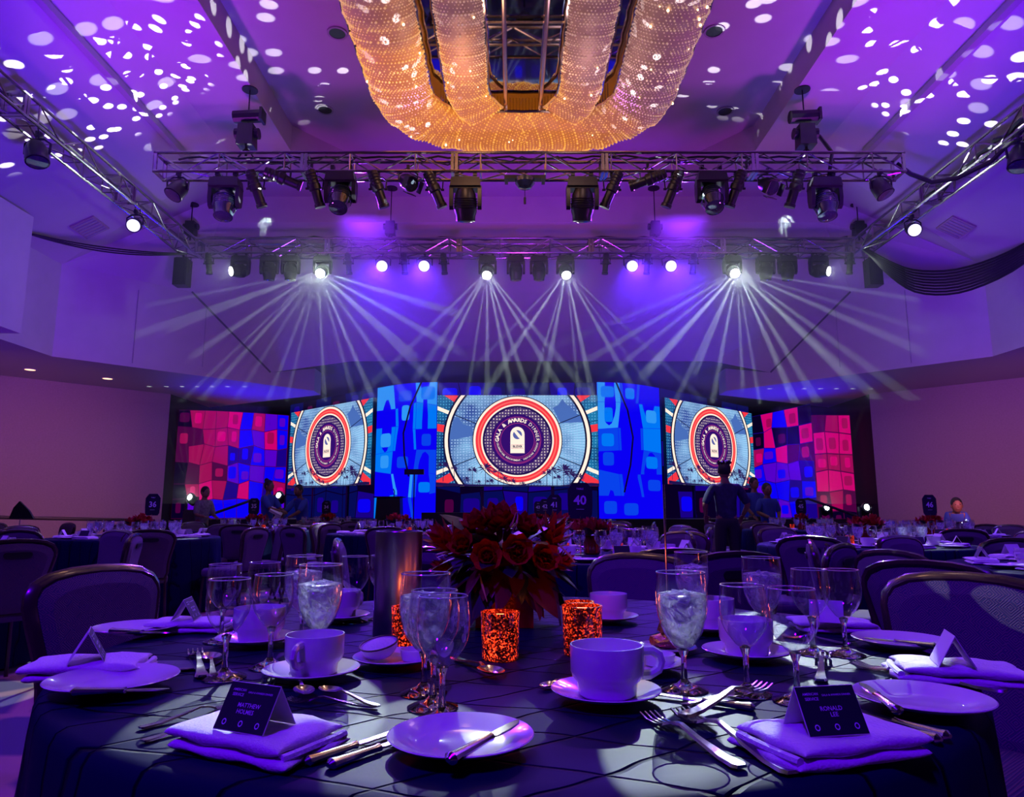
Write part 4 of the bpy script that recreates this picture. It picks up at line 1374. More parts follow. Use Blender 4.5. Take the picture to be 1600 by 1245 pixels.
def strand(kind, s, half, depth):
    base = resample(strand_path(kind, s), 0.05)
    n = len(base)
    tan = [(base[min(i + 1, n - 1)] - base[max(i - 1, 0)]).normalized() for i in range(n)]
    side = [Vector((t.y, -t.x, 0)) for t in tan]

    def P(i, a, off=0.0):
        sl = i * 0.05
        # each swag hangs a little lower than the seam before it
        sag = 1.0 + 0.05 * sin(sl * 2 * PI / 0.42) + 0.035 * sin(sl * 2 * PI / 1.3 + s)
        w_ = half + off
        back = 0.24 * sin(a)
        bi = min(max(i, 0), n - 1)
        return base[bi] + side[bi] * (w_ * cos(a)) * (1 + .02 * sin(sl * 15)) + tan[bi] * (-back) + Vector((0, 0, MZ - (depth * sag + off) * sin(a)))
    m_ = 14
    b = MB()
    vs_ = []
    for i in range(n):
        for k in range(m_ + 1): vs_.append(P(i, PI * k / m_))
    fs = [(i * (m_ + 1) + k, i * (m_ + 1) + k + 1, (i + 1) * (m_ + 1) + k + 1, (i + 1) * (m_ + 1) + k) for i in range(n - 1) for k in range(m_)]
    b.add(vs_, fs)
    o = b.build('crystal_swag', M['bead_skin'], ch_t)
    bd = MB()
    r_ = random.Random(int(half * 100) + s)
    arc = int(PI * (half + depth) / 2 / 0.042)
    V, F = [], []
    for i in range(n):
        for k in range(arc + 1):
            if r_.random() < 0.12: continue
            p = P(i, PI * (k + .5 * (i % 2)) / (arc + .5), 0.012)
            s_ = (0.017 if i % 4 == 0 else 0.010) * r_.uniform(.7, 1.3)
            c0 = len(V)
            V += [(p.x + s_, p.y, p.z), (p.x - s_, p.y, p.z), (p.x, p.y + s_, p.z), (p.x, p.y - s_, p.z), (p.x, p.y, p.z + s_), (p.x, p.y, p.z - s_)]
            F += [(c0, c0 + 2, c0 + 4), (c0 + 2, c0 + 1, c0 + 4), (c0 + 1, c0 + 3, c0 + 4), (c0 + 3, c0, c0 + 4), (c0 + 2, c0, c0 + 5), (c0 + 1, c0 + 2, c0 + 5), (c0 + 3, c0 + 1, c0 + 5), (c0, c0 + 3, c0 + 5)]
    bd.add(V, F)
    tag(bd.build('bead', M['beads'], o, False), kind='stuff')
    bb = MB()
    for k in range(int(n * half * .35)):
        i = r_.randrange(n - 2)
        p = P(i, PI * r_.uniform(.12, .88), 0.02)
        bb.sph(p, 0.012 * r_.uniform(.6, 1.5), 6, 4)
    tag(bb.build('bulb', M['bulb'], o), kind='stuff')
    e = MB()
    for a in (0.02, PI - 0.02):
        e.tube([P(i, a, .02) for i in range(0, n, 3)], 0.026, 6)
    e.build('edge_rail', M['chrome'], o)


for s in (-1, 1):
    strand('outer', s, 0.43, 0.34)
    strand('inner', s, 0.295, 0.25)
b = MB()
mp_ = [(-1.75, 0.4), (1.75, 0.4), (1.75, 9.3), (1.2, 10.1), (.55, 10.22), (.3, 10.36), (-.3, 10.36), (-.55, 10.22), (-1.2, 10.1), (-1.75, 9.3)]
b.prism(mp_, MZ + .16, MZ + .20)
b.build('mirror', M['mirror'], ch_t, False)
b = MB()
outer = [(-2.08, 0.4), (2.08, 0.4), (2.08, 9.6), (1.6, 10.5), (.6, 10.95), (-.6, 10.95), (-1.6, 10.5), (-2.08, 9.6)]
b.prism(outer, MZ + .21, MZ + .32)
b.build('mounting_frame', M['soffit'], ch_t, False)
b = MB()
for xx in (-.27, .27): b.tube([(xx, .5, MZ + .05), (xx, 10.2, MZ + .05)], .03, 8)
b.build('rod', M['brass'], ch_t)
fm = MB(); fm.box((0, 0, 0), (.022, .03, .26)); fme = fm.mesh('fin', M['chrome'], False)
pts = [(1.3, 9.95), (1.2, 10.08), (.55, 10.2), (.3, 10.34), (-.3, 10.34), (-.55, 10.2), (-1.2, 10.08), (-1.3, 9.95)]
for i in range(len(pts) - 1):
    a, c = Vector((*pts[i], 0)), Vector((*pts[i + 1], 0))
    n = max(2, int((c - a).length / .05))
    for k in range(n):
        p = a.lerp(c, k / n)
        o = obj('fin', fme, ch_t); o.location = (p.x, p.y, MZ + .05)
for k, yy in enumerate((3.6, 5.2, 6.7, 8.2)):
    b = MB(); b.tube([(-1.2, yy, MZ + .12), (1.2, yy, MZ + .12)], .02, 6); b.build('cross_rail', M['brass'], ch_t)
for sx, e_, co in ((-1, 30, (1, .50, .28)), (1, 18, (1, .58, .50))):
    for yy in (4.5, 8.5):
        l = bpy.data.lights.new('chandelier_glow', 'POINT'); l.energy = e_; l.color = co; l.shadow_soft_size = 0.3
        o = bpy.data.objects.new('chandelier_glow', l); C.objects.link(o); o.location = (CHX + sx * .8, yy, MZ - .75)

# ------------------------------------------------------------------ chairs


def build_chair(name):
    t = thing(name, 'x', 'chair')
    # backrest outline (half width at height), sitter looks towards +Y, back stands at -Y
    prof = [(.44, .165), (.50, .180), (.58, .178), (.66, .188), (.74, .205), (.80, .215), (.835, .212), (.862, .195), (.882, .155), (.893, .09), (.897, 0)]

    def outline(shr=0.0):
        r_ = [(w_ - shr if w_ > shr else 0, z - (shr if z > .8 else -shr if z < .46 else 0)) for z, w_ in prof]
        out = [(w_, z) for w_, z in r_] + [(-w_, z) for w_, z in reversed(r_[:-1])]
        return out
    tilt = Matrix.Translation((0, -.20, .44)) @ Matrix.Rotation(R(9), 4, 'X') @ Matrix.Translation((0, 0, -.44))
    def panel(ol, y0, y1, bulge):
        n = len(ol)
        V = [(x, y0, z) for x, z in ol] + [(x, y1, z) for x, z in ol]
        F = [(k, (k + 1) % n, n + (k + 1) % n, n + k) for k in range(n)]
        cz = .68
        for y, s in ((y0, 0), (y1, 1)):
            ring_ = [(x * .82, y + bulge * (-1 if s == 0 else 1), cz + (z - cz) * .82) for x, z in ol]
            b0 = len(V); V += ring_
            o0 = 0 if s == 0 else n
            for k in range(n):
                k2 = (k + 1) % n
                F.append((o0 + k2, o0 + k, b0 + k, b0 + k2) if s == 0 else (o0 + k, o0 + k2, b0 + k2, b0 + k))
            F.append(tuple(b0 + k for k in range(n)) if s == 0 else tuple(b0 + k for k in reversed(range(n))))
        return V, F
    b = MB(); V, F = panel(outline(.016), -.024, .018, .012); b.add(V, F, tilt); b.build('backrest', M['fabric'], t, True, 50)
    b = MB()
    ol = outline(.006)
    b.tube([tilt @ Vector((x, 0, z)) for x, z in ol], .0145, 8, cyc=True, sy=1.5)
    b.build('back_frame', M['wood'], t)
    b = MB()
    b.prism([(.058 * (1 if cos(a) > 0 else -1) + .018 * cos(a), .018 * sin(a)) for a in [2 * PI * (k + .5) / 12 for k in range(12)]], 0, .006,
            tilt @ Matrix.Translation((0, -.040, .815)) @ Matrix.Rotation(PI / 2, 4, 'X'))
    b.build('hand_grip', M['black'], t, False)
    b = MB()
    so = [(.21, .19), (.215, .0), (.19, -.20), (0, -.215), (-.19, -.20), (-.215, .0), (-.21, .19), (-.15, .235), (0, .245), (.15, .235)]
    so = [(x, y) for x, y in reversed(so)]
    n = len(so)
    lv = [(.40, .96), (.42, 1.0), (.455, 1.0), (.475, .93), (.482, .70)]
    V = [(x * k, y * k, z) for z, k in lv for x, y in so]
    F = [(i * n + k, i * n + (k + 1) % n, (i + 1) * n + (k + 1) % n, (i + 1) * n + k) for i in range(4) for k in range(n)] + [tuple(reversed(range(n))), tuple(4 * n + k for k in range(n))]
    b.add(V, F); b.build('seat', M['fabric'], t, True, 60)
    for sx in (-1, 1):
        b = MB(); b.tube([(sx * .175, .19, .41), (sx * .18, .20, .25), (sx * .185, .205, 0)], .013, 8); b.build('leg', M['wood'], t)
        b = MB(); b.tube([tilt @ Vector((sx * .17, 0, .50)), (sx * .17, -.19, .41), (sx * .175, -.20, .25), (sx * .18, -.27, 0)], .013, 8); b.build('leg', M['wood'], t)
    return t


# ------------------------------------------------------------------ table linen and place settings
def cloth_mesh(Rt, zt, seed, n=96):
    r_ = random.Random(seed)
    ph = [r_.uniform(0, 6.28) for _ in range(4)]
    V, F = [(0, 0, zt)], []
    rings = [(.2, 0), (.4, 0), (.6, 0), (.8, 0), (.93, 0), (.985, 0.0), (1.0, .006), (1.008, .02), (1.012, .06), (1.02, .2), (1.03, .4), (1.045, .6), (1.06, .745)]
    for i, (k, dz) in enumerate(rings):
        for j in range(n):
            a = 2 * PI * j / n
            f = dz / .75
            fold = f * (.035 * sin(13 * a + ph[0]) + .025 * sin(21 * a + ph[1]) + .015 * sin(34 * a + ph[2]))
            V.append(((k * Rt + fold) * cos(a), (k * Rt + fold) * sin(a), max(zt - dz, .004)))
    for j in range(n): F.append((0, 1 + j, 1 + (j + 1) % n))
    for i in range(len(rings) - 1):
        for j in range(n):
            a = 1 + i * n
            F.append((a + j, a + n + j, a + n + (j + 1) % n, a + (j + 1) % n))
    b = MB(); b.add(V, F)
    return b.mesh('tablecloth', M['cloth'], True, 70)


TT = 0.76
RT = 0.85


def wine_profile(h, rr, kind):
    if kind == 'wine':
        return [(.006, .068), (.014, .074), (.026, .088), (.0345, .104), (.0375, .122), (.0365, .142), (.0335, h)]
    return [(.006, .060), (.016, .068), (.030, .086), (.0395, .112), (.0415, .135), (.0405, .158), (.0385, h)]


def build_glass(kind, name, h, k=1.0):
    t = thing(name, 'x', 'glass')
    pr = wine_profile(h, 0, kind)
    z0 = pr[0][1]
    # refine the bowl
    fine = []
    for i in range(len(pr) - 1):
        for u in (0, .5):
            fine.append((pr[i][0] + (pr[i + 1][0] - pr[i][0]) * u, pr[i][1] + (pr[i + 1][1] - pr[i][1]) * u))
    fine.append(pr[-1])
    for _ in range(1):
        fine = [fine[0]] + [((fine[i - 1][0] + 2 * fine[i][0] + fine[i + 1][0]) / 4, fine[i][1]) for i in range(1, len(fine) - 1)] + [fine[-1]]
    b = MB(); b.shell(fine, 28); b.build('bowl', M['glass'], t)
    b = MB(); b.lathe([(.036, 0), (.0365, .0015), (.030, .004), (.012, .010), (.0055, .016), (.0042, .03), (.0042, z0 - .012), (.007, z0 - .004), (.0085, z0 + .001), (.004, z0 + .004)], 24); b.build('stem', M['glass_solid'], t)
    b = MB()
    rr = pr[-1][0]
    b.tube([(rr * cos(a), rr * sin(a), h) for a in [2 * PI * i / 32 for i in range(32)]], .0011, 6, cyc=True); b.build('rim', M['rim'], t)
    if kind == 'water':
        ins = [(.0015, z0 + .003)] + [(max(.001, r_ - .0022), z) for r_, z in fine if z0 + .004 < z < h - .030]
        zt_ = ins[-1][1]
        ins += [(ins[-1][0] * .95, zt_ + .001), (ins[-1][0] * .5, zt_ + .004), (.001, zt_ + .002)]
        b = MB(); b.lathe(ins, 24); b.build('iced_water', M['ice'], t)
        r_ = random.Random(3)
        b = MB()
        for i in range(9):
            a = r_.uniform(0, 6.28); q_ = r_.uniform(0, .022)
            b.box((0, 0, 0), (.018, .017, .015), Matrix.Translation((q_ * cos(a), q_ * sin(a), zt_ - .004 - .004 * (i % 3))) @ Euler((r_.uniform(0, 3), r_.uniform(0, 3), 0)).to_matrix().to_4x4())
        b.build('ice_cube', M['ice'], t, False)
    return t


def build_cup(name='coffee_cup'):
    t = thing(name, 'x', 'cup')
    b = MB()
    # outer and inner wall: straight upper band stepping in to a narrower foot
    b.lathe([(.001, .0), (.036, .0), (.039, .003), (.041, .018), (.048, .026), (.050, .032), (.0505, .064), (.0500, .0665), (.0480, .0665), (.0475, .062), (.0465, .030), (.036, .012), (.001, .008)], 36)
    b.build('body', M['china'], t)
    b = MB()
    b.tube([(.046, 0, .056), (.066, 0, .056), (.076, 0, .050), (.079, 0, .040), (.075, 0, .030), (.062, 0, .024), (.046, 0, .024)], .0052, 8, sy=1.3)
    b.build('handle', M['china'], t)
    return t


def plate_mesh(rad, name='plate', well=.62):
    b = MB()
    b.lathe([(.001, .004), (rad * well * .9, .004), (rad * well, .006), (rad * .80, .011), (rad * .97, .016), (rad, .0185), (rad * .985, .0195), (rad * .80, .0145), (rad * well * 1.04, .009), (rad * well * .92, .0068), (.001, .0066)], 48)
    return b


def build_saucer(rad, name, label):
    t = build = plate_mesh(rad).build(name, M['china'])
    return tag(t, label, 'saucer' if name == 'saucer' else 'plate')


def slab_path(b, pts, wid, th, Mx=None):
    """flat ribbon with thickness following pts (list of (x,y,z,width))"""
    V, F = [], []
    n = len(pts)
    for i, p in enumerate(pts):
        a = Vector(pts[max(i - 1, 0)][:3]); c = Vector(pts[min(i + 1, n - 1)][:3])
        t = (c - a).normalized()
        s = Vector((-t.y, t.x, 0)).normalized() if (abs(t.x) + abs(t.y)) > 1e-6 else Vector((0, 1, 0))
        up = s.cross(t).normalized() * -1
        P = Vector(p[:3]); w_ = p[3] / 2
        V += [P + s * w_ - Vector((0, 0, th / 2)), P + s * w_ * .8 + Vector((0, 0, th / 2)), P - s * w_ * .8 + Vector((0, 0, th / 2)), P - s * w_ - Vector((0, 0, th / 2))]
    for i in range(n - 1):
        for k in range(4):
            k2 = (k + 1) % 4
            F.append((i * 4 + k, (i + 1) * 4 + k, (i + 1) * 4 + k2, i * 4 + k2))
    F += [(0, 1, 2, 3), tuple((n - 1) * 4 + k for k in (3, 2, 1, 0))]
    b.add(V, F, Mx)


def build_fork(name='fork', L_=.19):
    t = thing(name, 'x', 'fork')
    b = MB()
    slab_path(b, [(0, 0, .004, .011), (.006, 0, .004, .018), (.03, 0, .0035, .014), (.075, 0, .008, .008), (.105, 0, .013, .006), (.12, 0, .011, .010), (.130, 0, .007, .022)], 0, .0028)
    b.build('handle', M['steel'], t)
    for k in range(4):
        y = -.0095 + k * .00633
        c = MB()
        slab_path(c, [(.130, y, .007, .0052), (.145, y, .0035, .0036), (.165, y, .003, .0030), (.180, y, .0065, .0022)], 0, .0020)
        c.build('tine', M['steel'], t)
    return t


def build_knife(name='table_knife', butter=False):
    t = thing(name, 'x', 'knife')
    b = MB()
    b.tube([(0, 0, .006), (.006, 0, .006), (.02, 0, .006), (.05, 0, .006), (.085, 0, .006), (.093, 0, .006)], [.004, .0105, .0088, .0078, .0062, .0080], 10, sy=.75)
    b.build('handle', M['steel'], t)
    b = MB()
    if butter:
        slab_path(b, [(.092, 0, .006, .008), (.10, 0, .006, .017), (.13, 0, .006, .019), (.155, 0, .006, .014), (.168, .002, .006, .003)], 0, .0016)
    else:
        slab_path(b, [(.092, 0, .006, .009), (.10, 0, .006, .016), (.17, 0, .006, .018), (.205, 0, .006, .015), (.225, -.003, .006, .003)], 0, .0018)
    b.build('blade', M['steel'], t)
    return t


def build_spoon(name='teaspoon'):
    t = thing(name, 'x', 'spoon')
    b = MB()
    slab_path(b, [(0, 0, .004, .006), (.008, 0, .004, .013), (.03, 0, .004, .009), (.07, 0, .009, .005), (.09, 0, .011, .005), (.10, 0, .008, .008)], 0, .0024)
    b.build('handle', M['steel'], t)
    b = MB()
    V, F = [], []
    for i in range(5):
        k = i / 4
        for j in range(16):
            a = 2 * PI * j / 16
            V.append((.122 + .025 * k * cos(a), .0155 * k * sin(a) * (1 - .12 * cos(a)), .003 + .006 * k * k))
    for i in range(4):
        for j in range(16):
            F.append((i * 16 + j, (i + 1) * 16 + j, (i + 1) * 16 + (j + 1) % 16, i * 16 + (j + 1) % 16))
    b.add(V, F)
    b.build('bowl', M['steel'], t)
    return t


def build_napkin(name='napkin', L_=.205, W=.135, seed=0):
    """linen folded into a thick soft rectangle with rolled layers showing on one end"""
    r_ = random.Random(seed)
    t = thing(name, 'x', 'napkin')
    for lay, (z0, z1, sx, sy, ox, nm) in enumerate(((0.0, .014, 1.02, 1.0, .008, 'lower_fold'), (.0142, .030, 1.0, .97, -.004, 'upper_fold'))):
        nx, ny = 20, 14
        V, F = [], []
        for top in (0, 1):
            for i in range(nx + 1):
                for j in range(ny + 1):
                    u, v = sin(PI / 2 * sin(PI / 2 * (i / nx * 2 - 1))), sin(PI / 2 * sin(PI / 2 * (j / ny * 2 - 1)))
                    edge = (1 - abs(u) ** 16) * (1 - abs(v) ** 12)
                    e = max(0, edge) ** .4
                    zc = (z0 + z1) / 2
                    th = (z1 - z0) / 2
                    x = u * L_ / 2 * sx + ox + .004 * sin(v * 5 + lay)
                    y = v * W / 2 * sy * (1 - .03 * u) + .003 * sin(u * 6)
                    z = zc + (th * e + .0018 * sin(u * 7 + v * 4 + lay) * e) * (1 if top else -1)
                    if not top: z = max(z, z0 + .0002)
                    V.append((x, y, z))
        N1 = (nx + 1) * (ny + 1)
        idx = lambda top, i, j: top * N1 + i * (ny + 1) + j
        for i in range(nx):
            for j in range(ny):
                F.append((idx(1, i, j), idx(1, i + 1, j), idx(1, i + 1, j + 1), idx(1, i, j + 1)))
                F.append((idx(0, i, j + 1), idx(0, i + 1, j + 1), idx(0, i + 1, j), idx(0, i, j)))
        for i in range(nx):
            F.append((idx(0, i, 0), idx(0, i + 1, 0), idx(1, i + 1, 0), idx(1, i, 0)))
            F.append((idx(1, i, ny), idx(1, i + 1, ny), idx(0, i + 1, ny), idx(0, i, ny)))
        for j in range(ny):
            F.append((idx(1, 0, j), idx(1, 0, j + 1), idx(0, 0, j + 1), idx(0, 0, j)))
            F.append((idx(0, nx, j), idx(0, nx, j + 1), idx(1, nx, j + 1), idx(1, nx, j)))
        b = MB(); b.add(V, F); b.build(nm, M['linen'], t, True, 80)
    b = MB()
    # narrow tongue of the innermost fold showing at one end
    b.tube([(L_ / 2 * .99, -W / 2 * .86, .014), (L_ / 2 * 1.02, -W / 4, .0145), (L_ / 2 * 1.02, W / 4, .0145), (L_ / 2 * .99, W / 2 * .86, .014)], .0065, 8)
    b.build('inner_fold', M['linen'], t)
    return t


def build_card(name='place_card', wd=.094, hh=.060, lines=None, rings=True, dark=True):
    t = thing(name, 'x', 'place card')
    sp = .030
    th = .0011
    for s, nm in ((-1, 'front_leaf'), (1, 'rear_leaf')):
        b = MB()
        V = [(-wd / 2, s * sp, 0), (wd / 2, s * sp, 0), (wd / 2, 0, hh), (-wd / 2, 0, hh)]
        nrm = Vector((0, s * hh, sp)).normalized() * th
        V += [tuple(Vector(v) - nrm) for v in V]
        b.add(V, [(0, 1, 2, 3), (7, 6, 5, 4), (0, 4, 5, 1), (1, 5, 6, 2), (2, 6, 7, 3), (3, 7, 4, 0)])
        lf = b.build(nm, M['card'], t, False)
    fr = Matrix.Translation((0, -sp, 0)) @ Matrix.Rotation(math.atan2(hh, sp), 4, 'X') @ Matrix.Translation((0, 0, .0004))
    Lh = math.hypot(hh, sp)
    if dark:
        b = MB(); b.box((0, Lh / 2, 0), (wd * .985, Lh * .97, .0004), fr); b.build('printed_face', M['cardink'], t, False)
    b = MB()
    if lines:
        for tx_, sz, x, y in lines:
            vv_, ff_ = text_mesh(tx_, sz, 0, sz * .012)
            b.add(vv_, ff_, fr @ Matrix.Translation((x * wd, y * Lh, .0005)))
    if rings:
        for x in (-.33, 0, .33):
            n = 16
            V = [(x * wd + r_ * cos(2 * PI * k / n), .17 * Lh + r_ * 1.1 * sin(2 * PI * k / n), .0005) for r_ in (.0035, .0022) for k in range(n)]
            b.add(V, [(k, (k + 1) % n, n + (k + 1) % n, n + k) for k in range(n)], fr)
    if b.v: b.build('lettering', M['ink'] if rings else M['inkdim'], t, False)
    return t

# ------------------------------------------------------------------ banquet tables
class Proto:
    def __init__(s, root):
        s.root = remember(root) if root.type == 'EMPTY' else root
        if root.type != 'EMPTY': KIDS[root.name] = []
        s.used = False

    def put(s, x, y, z, rz, label, group=None, rot=None, k=1.0, name=None):
        if not s.used:
            s.used = True
            o = s.root
            o.location = (x, y, z)
            o.rotation_euler = rot if rot is not None else (0, 0, rz)
            o['label'] = label
            if group: o['group'] = group
            s.k0 = k
            s.root_scale = k
        else:
            o = dup(s.root, (x, y, z), rz, label, group, rot)
            if not group and 'group' in o: del o['group']
        o.scale = (k, k, k)
        return o

    def between(s, a, b2, L_, label, group=None, z=TT, k=1.0, tilt=0.0, dz=0.0, keepL=False):
        """lay it from picture point a (handle end) to b2"""
        x0, y0 = at_z(*a, z); x1, y1 = at_z(*b2, z)
        ang = math.atan2(y1 - y0, x1 - x0)
        d = math.hypot(x1 - x0, y1 - y0)
        kk = k if keepL else min(1.35, max(.8, d / L_))
        o = s.put(x0, y0, z + .0008 + dz, ang, label, group, None, kk)
        o.rotation_euler = (0, -tilt, ang)
        return o


chair_proto = Proto(build_chair('banquet_chair'))


def seat_at(x, y, tx_, ty_, label, group, jit=0.0):
    a = math.atan2(ty_ - y, tx_ - x) - PI / 2 + jit
    o = chair_proto.put(x, y, 0, a, label, group)
    o.scale = (1, 1, 0.972)
    return o


b = MB(); b.shell(wine_profile(.163, 0, 'wine') , 12); b.lathe([(.036, 0), (.02, .006), (.004, .014), (.004, .064), (.008, .069)], 12); b.tube([(.0335 * cos(2 * PI * i / 12), .0335 * sin(2 * PI * i / 12), .163) for i in range(12)], .0012, 4, cyc=True)
far_wine = Proto(tag(b.build('wine_glass', M['glass_far']), 'x', 'glass'))
fwg = thing('water_goblet', 'x', 'glass')
b = MB(); b.shell(wine_profile(.180, 0, 'water'), 12); b.lathe([(.036, 0), (.02, .006), (.004, .014), (.004, .056), (.008, .061)], 12); b.build('bowl', M['glass_far'], fwg)
b = MB(); b.lathe([(.004, .063), (.015, .070), (.028, .087), (.037, .112), (.0385, .135), (.038, .150), (.001, .152)], 12); b.build('iced_water', M['ice_far'], fwg)
far_water = Proto(fwg)
b = MB(); b.lathe([(.001, .004), (.07, .005), (.082, .014), (.080, .016), (.06, .008), (.04, .008), (.036, .010), (.040, .03), (.048, .038), (.050, .074), (.047, .074), (.046, .04), (.001, .02)], 18)
b.tube([(.046, 0, .064), (.07, 0, .062), (.075, 0, .045), (.05, 0, .036)], .005, 6)
far_cup = Proto(tag(b.build('cup_and_saucer', M['china']), 'x', 'cup'))
far_napkin = Proto(build_napkin('napkin', .21, .13, 3))
far_card = Proto(build_card('place_card', .09, .055, None, False, True))
b = plate_mesh(.085)
far_plate = Proto(tag(b.build('side_plate', M['china']), 'x', 'plate'))
vm = MB(); vm.lathe([(.028, 0), (.031, .002), (.033, .07), (.034, .078), (.030, .078), (.029, .01), (.001, .008)], 28)
votive_me = vm.mesh('votive_holder', M['votive'])


def flower_bunch(name, seed, n=9, rad=.13):
    t = thing(name, 'x', 'flowers')
    r_ = random.Random(seed)
    b = MB(); b.lathe([(.045, 0), (.055, .01), (.06, .10), (.05, .12), (.045, .12)], 12); b.build('vase', M['redvase'], t)
    pm = MB()
    V = [(0, 0, 0), (.018, .03, .004), (.024, .06, .012), (.015, .09, .02), (0, .105, .022), (-.015, .09, .02), (-.024, .06, .012), (-.018, .03, .004), (0, .05, -.004)]
    pm.add(V, [(0, 1, 8), (1, 2, 8), (2, 3, 8), (3, 4, 8), (4, 5, 8), (5, 6, 8), (6, 7, 8), (7, 0, 8)])
    head = MB()
    for k in range(14):
        a = 2 * PI * k / 7 + (.4 if k > 6 else 0)
        head.add(pm.v, pm.f, Matrix.Rotation(a, 4, 'Z') @ Matrix.Rotation(R(62 if k > 6 else 30), 4, 'X'))
    hm = head.mesh('flower_head', M['red'])
    lfm = pm.mesh('leaf', M['leaf'])
    for k in range(n):
        a = 2 * PI * k / n * 2.4 + r_.uniform(-.3, .3)
        q_ = rad * math.sqrt((k + .3) / n)
        o = obj('flower_head', hm, t)
        o.location = (q_ * cos(a), q_ * sin(a), .18 - q_ * .5 + r_.uniform(-.01, .02))
        o.rotation_euler = (q_ * 5 * -sin(a), q_ * 5 * cos(a), r_.uniform(0, 6))
        s = r_.uniform(.7, 1.05); o.scale = (s, s, s)
    for k in range(8):
        a = 2 * PI * k / 8 + r_.uniform(-.3, .3)
        o = obj('leaf', lfm, t); o.location = (.04 * cos(a), .04 * sin(a), .12); o.rotation_euler = (R(10), 0, a - PI / 2); o.scale = (1.4, 1.4, 1.4)
    return t


far_flowers = Proto(flower_bunch('flower_centrepiece', 4))


def number_sign(no, x, y, z, rz, label):
    """black card shaped like a sports shirt with a table number on a thin stand"""
    t = thing('table_number', label, 'sign', (x, y, TT), rz, 'table number signs')
    hh = z - TT
    b = MB(); b.tube([(0, 0, .004), (0, 0, hh - .10)], .003, 6); b.lathe([(.04, 0), (.04, .004), (.004, .008)], 16); b.build('stand', M['steel'], t)
    ol = [(-.060, -.115), (.060, -.115), (.076, -.09), (.080, -.03), (.080, .07), (.062, .095), (.045, .115), (-.045, .115), (-.062, .095), (-.080, .07), (-.080, -.03), (-.076, -.09)]
    b = MB(); b.prism(ol, -.002, .002, Matrix.Translation((0, 0, hh)) @ Matrix.Rotation(PI / 2, 4, 'X')); b.build('card', M['cardink'], t, False)
    b = MB()
    for tt, s, dz in ((no, .082, .0), ('TABLE', .016, .075)):
        vv_, ff_ = text_mesh(tt, s, 0, .0022 if s > .05 else .0003)
        b.add(vv_, ff_, Matrix.Translation((0, -.003, hh + dz)) @ Matrix.Rotation(PI / 2, 4, 'X'))
    b.box((0, -.003, hh - .055), (.05, .0005, .0025))
    b.build('numeral', M['ink'], t, False)
    return t


cloths = {}


def banquet(nm, x, y, phase, seats=8, no=None, near=True, skip=(), signdx=0.0, words='', rc=1.20):
    """one round table in navy satin with its settings and chairs"""
    r_ = random.Random(int(x * 100) + int(y * 10))
    key = len(cloths) % 3
    if key not in cloths or len(cloths) < 3:
        cloths[len(cloths)] = cloth_mesh(RT, TT, len(cloths) + 3, 72)
        me = cloths[len(cloths) - 1]
    else:
        me = cloths[key]
    o = obj('tablecloth', me)
    o.location = (x, y, 0)
    o.rotation_euler = (0, 0, r_.uniform(0, 6))
    tag(o, 'navy satin cloth over the %s' % words, 'tablecloth', 'navy cloths on the guest tables')
    for k in range(seats):
        a = phase + 2 * PI * k / seats
        dx, dy = cos(a), sin(a)
        sd = ('right', 'far right', 'far', 'far left', 'left', 'near left', 'near', 'near right')[round(a / (PI / 4)) % 8]
        if k not in skip:
            rr = rc + r_.uniform(-.05, .12)
            seat_at(x + dx * rr, y + dy * rr, x, y, 'banquet chair on the %s side of the %s' % (sd, words), 'chairs of the %s' % words, r_.uniform(-.18, .18))
        # settings
        px_, py_ = x + dx * .66, y + dy * .66
        far_napkin.put(px_, py_, TT + .001, a + PI / 2 + r_.uniform(-.3, .3), 'folded white napkin on the %s side of the %s' % (sd, words), 'napkins on the %s' % words)
        if near:
            far_card.put(px_, py_, TT + .034, a + PI / 2 + PI * (1 if False else 0) + r_.uniform(-.3, .3) + PI / 2 * 0, 'tented place card on the %s side of the %s' % (sd, words), 'place cards on the %s' % words)
            far_plate.put(x + cos(a - .30) * .68, y + sin(a - .30) * .68, TT + .001, 0, 'white side plate on the %s side of the %s' % (sd, words), 'side plates on the %s' % words)
            far_cup.put(x + cos(a + .26) * .50, y + sin(a + .26) * .50, TT + .001, r_.uniform(0, 6), 'white cup and saucer, %s side of the %s' % (sd, words), 'cups on the %s' % words)
        far_water.put(x + cos(a + .12) * .42, y + sin(a + .12) * .42, TT + .001, 0, 'iced water goblet on the %s side of the %s' % (sd, words), 'water goblets on the %s' % words)
        far_wine.put(x + cos(a + .34) * .40 + .01, y + sin(a + .34) * .40, TT + .001, 0, 'empty outer wine glass, %s side of the %s' % (sd, words), 'wine glasses on the %s' % words)
        if near:
            far_wine.put(x + cos(a - .08) * .36, y + sin(a - .08) * .36, TT + .001, 0, 'empty inner wine glass, %s side of the %s' % (sd, words), 'wine glasses on the %s' % words)
    far_flowers.put(x + .02, y + .02, TT + .001, r_.uniform(0, 6), 'red flower centrepiece on the %s' % words, 'red centrepieces of the guest tables')
    for s in (-1, 1):
        v = obj('votive_candle', votive_me); v.location = (x + s * .17, y - .10, TT + .001)
        tag(v, 'glowing red votive glass %s of the flowers on the %s' % ('left' if s < 0 else 'right', words), 'candle', 'votives on the %s' % words)
    if no:
        number_sign(no, x + signdx, y - .05, TT + .345, 0, 'black shirt-shaped sign on the %s' % words)


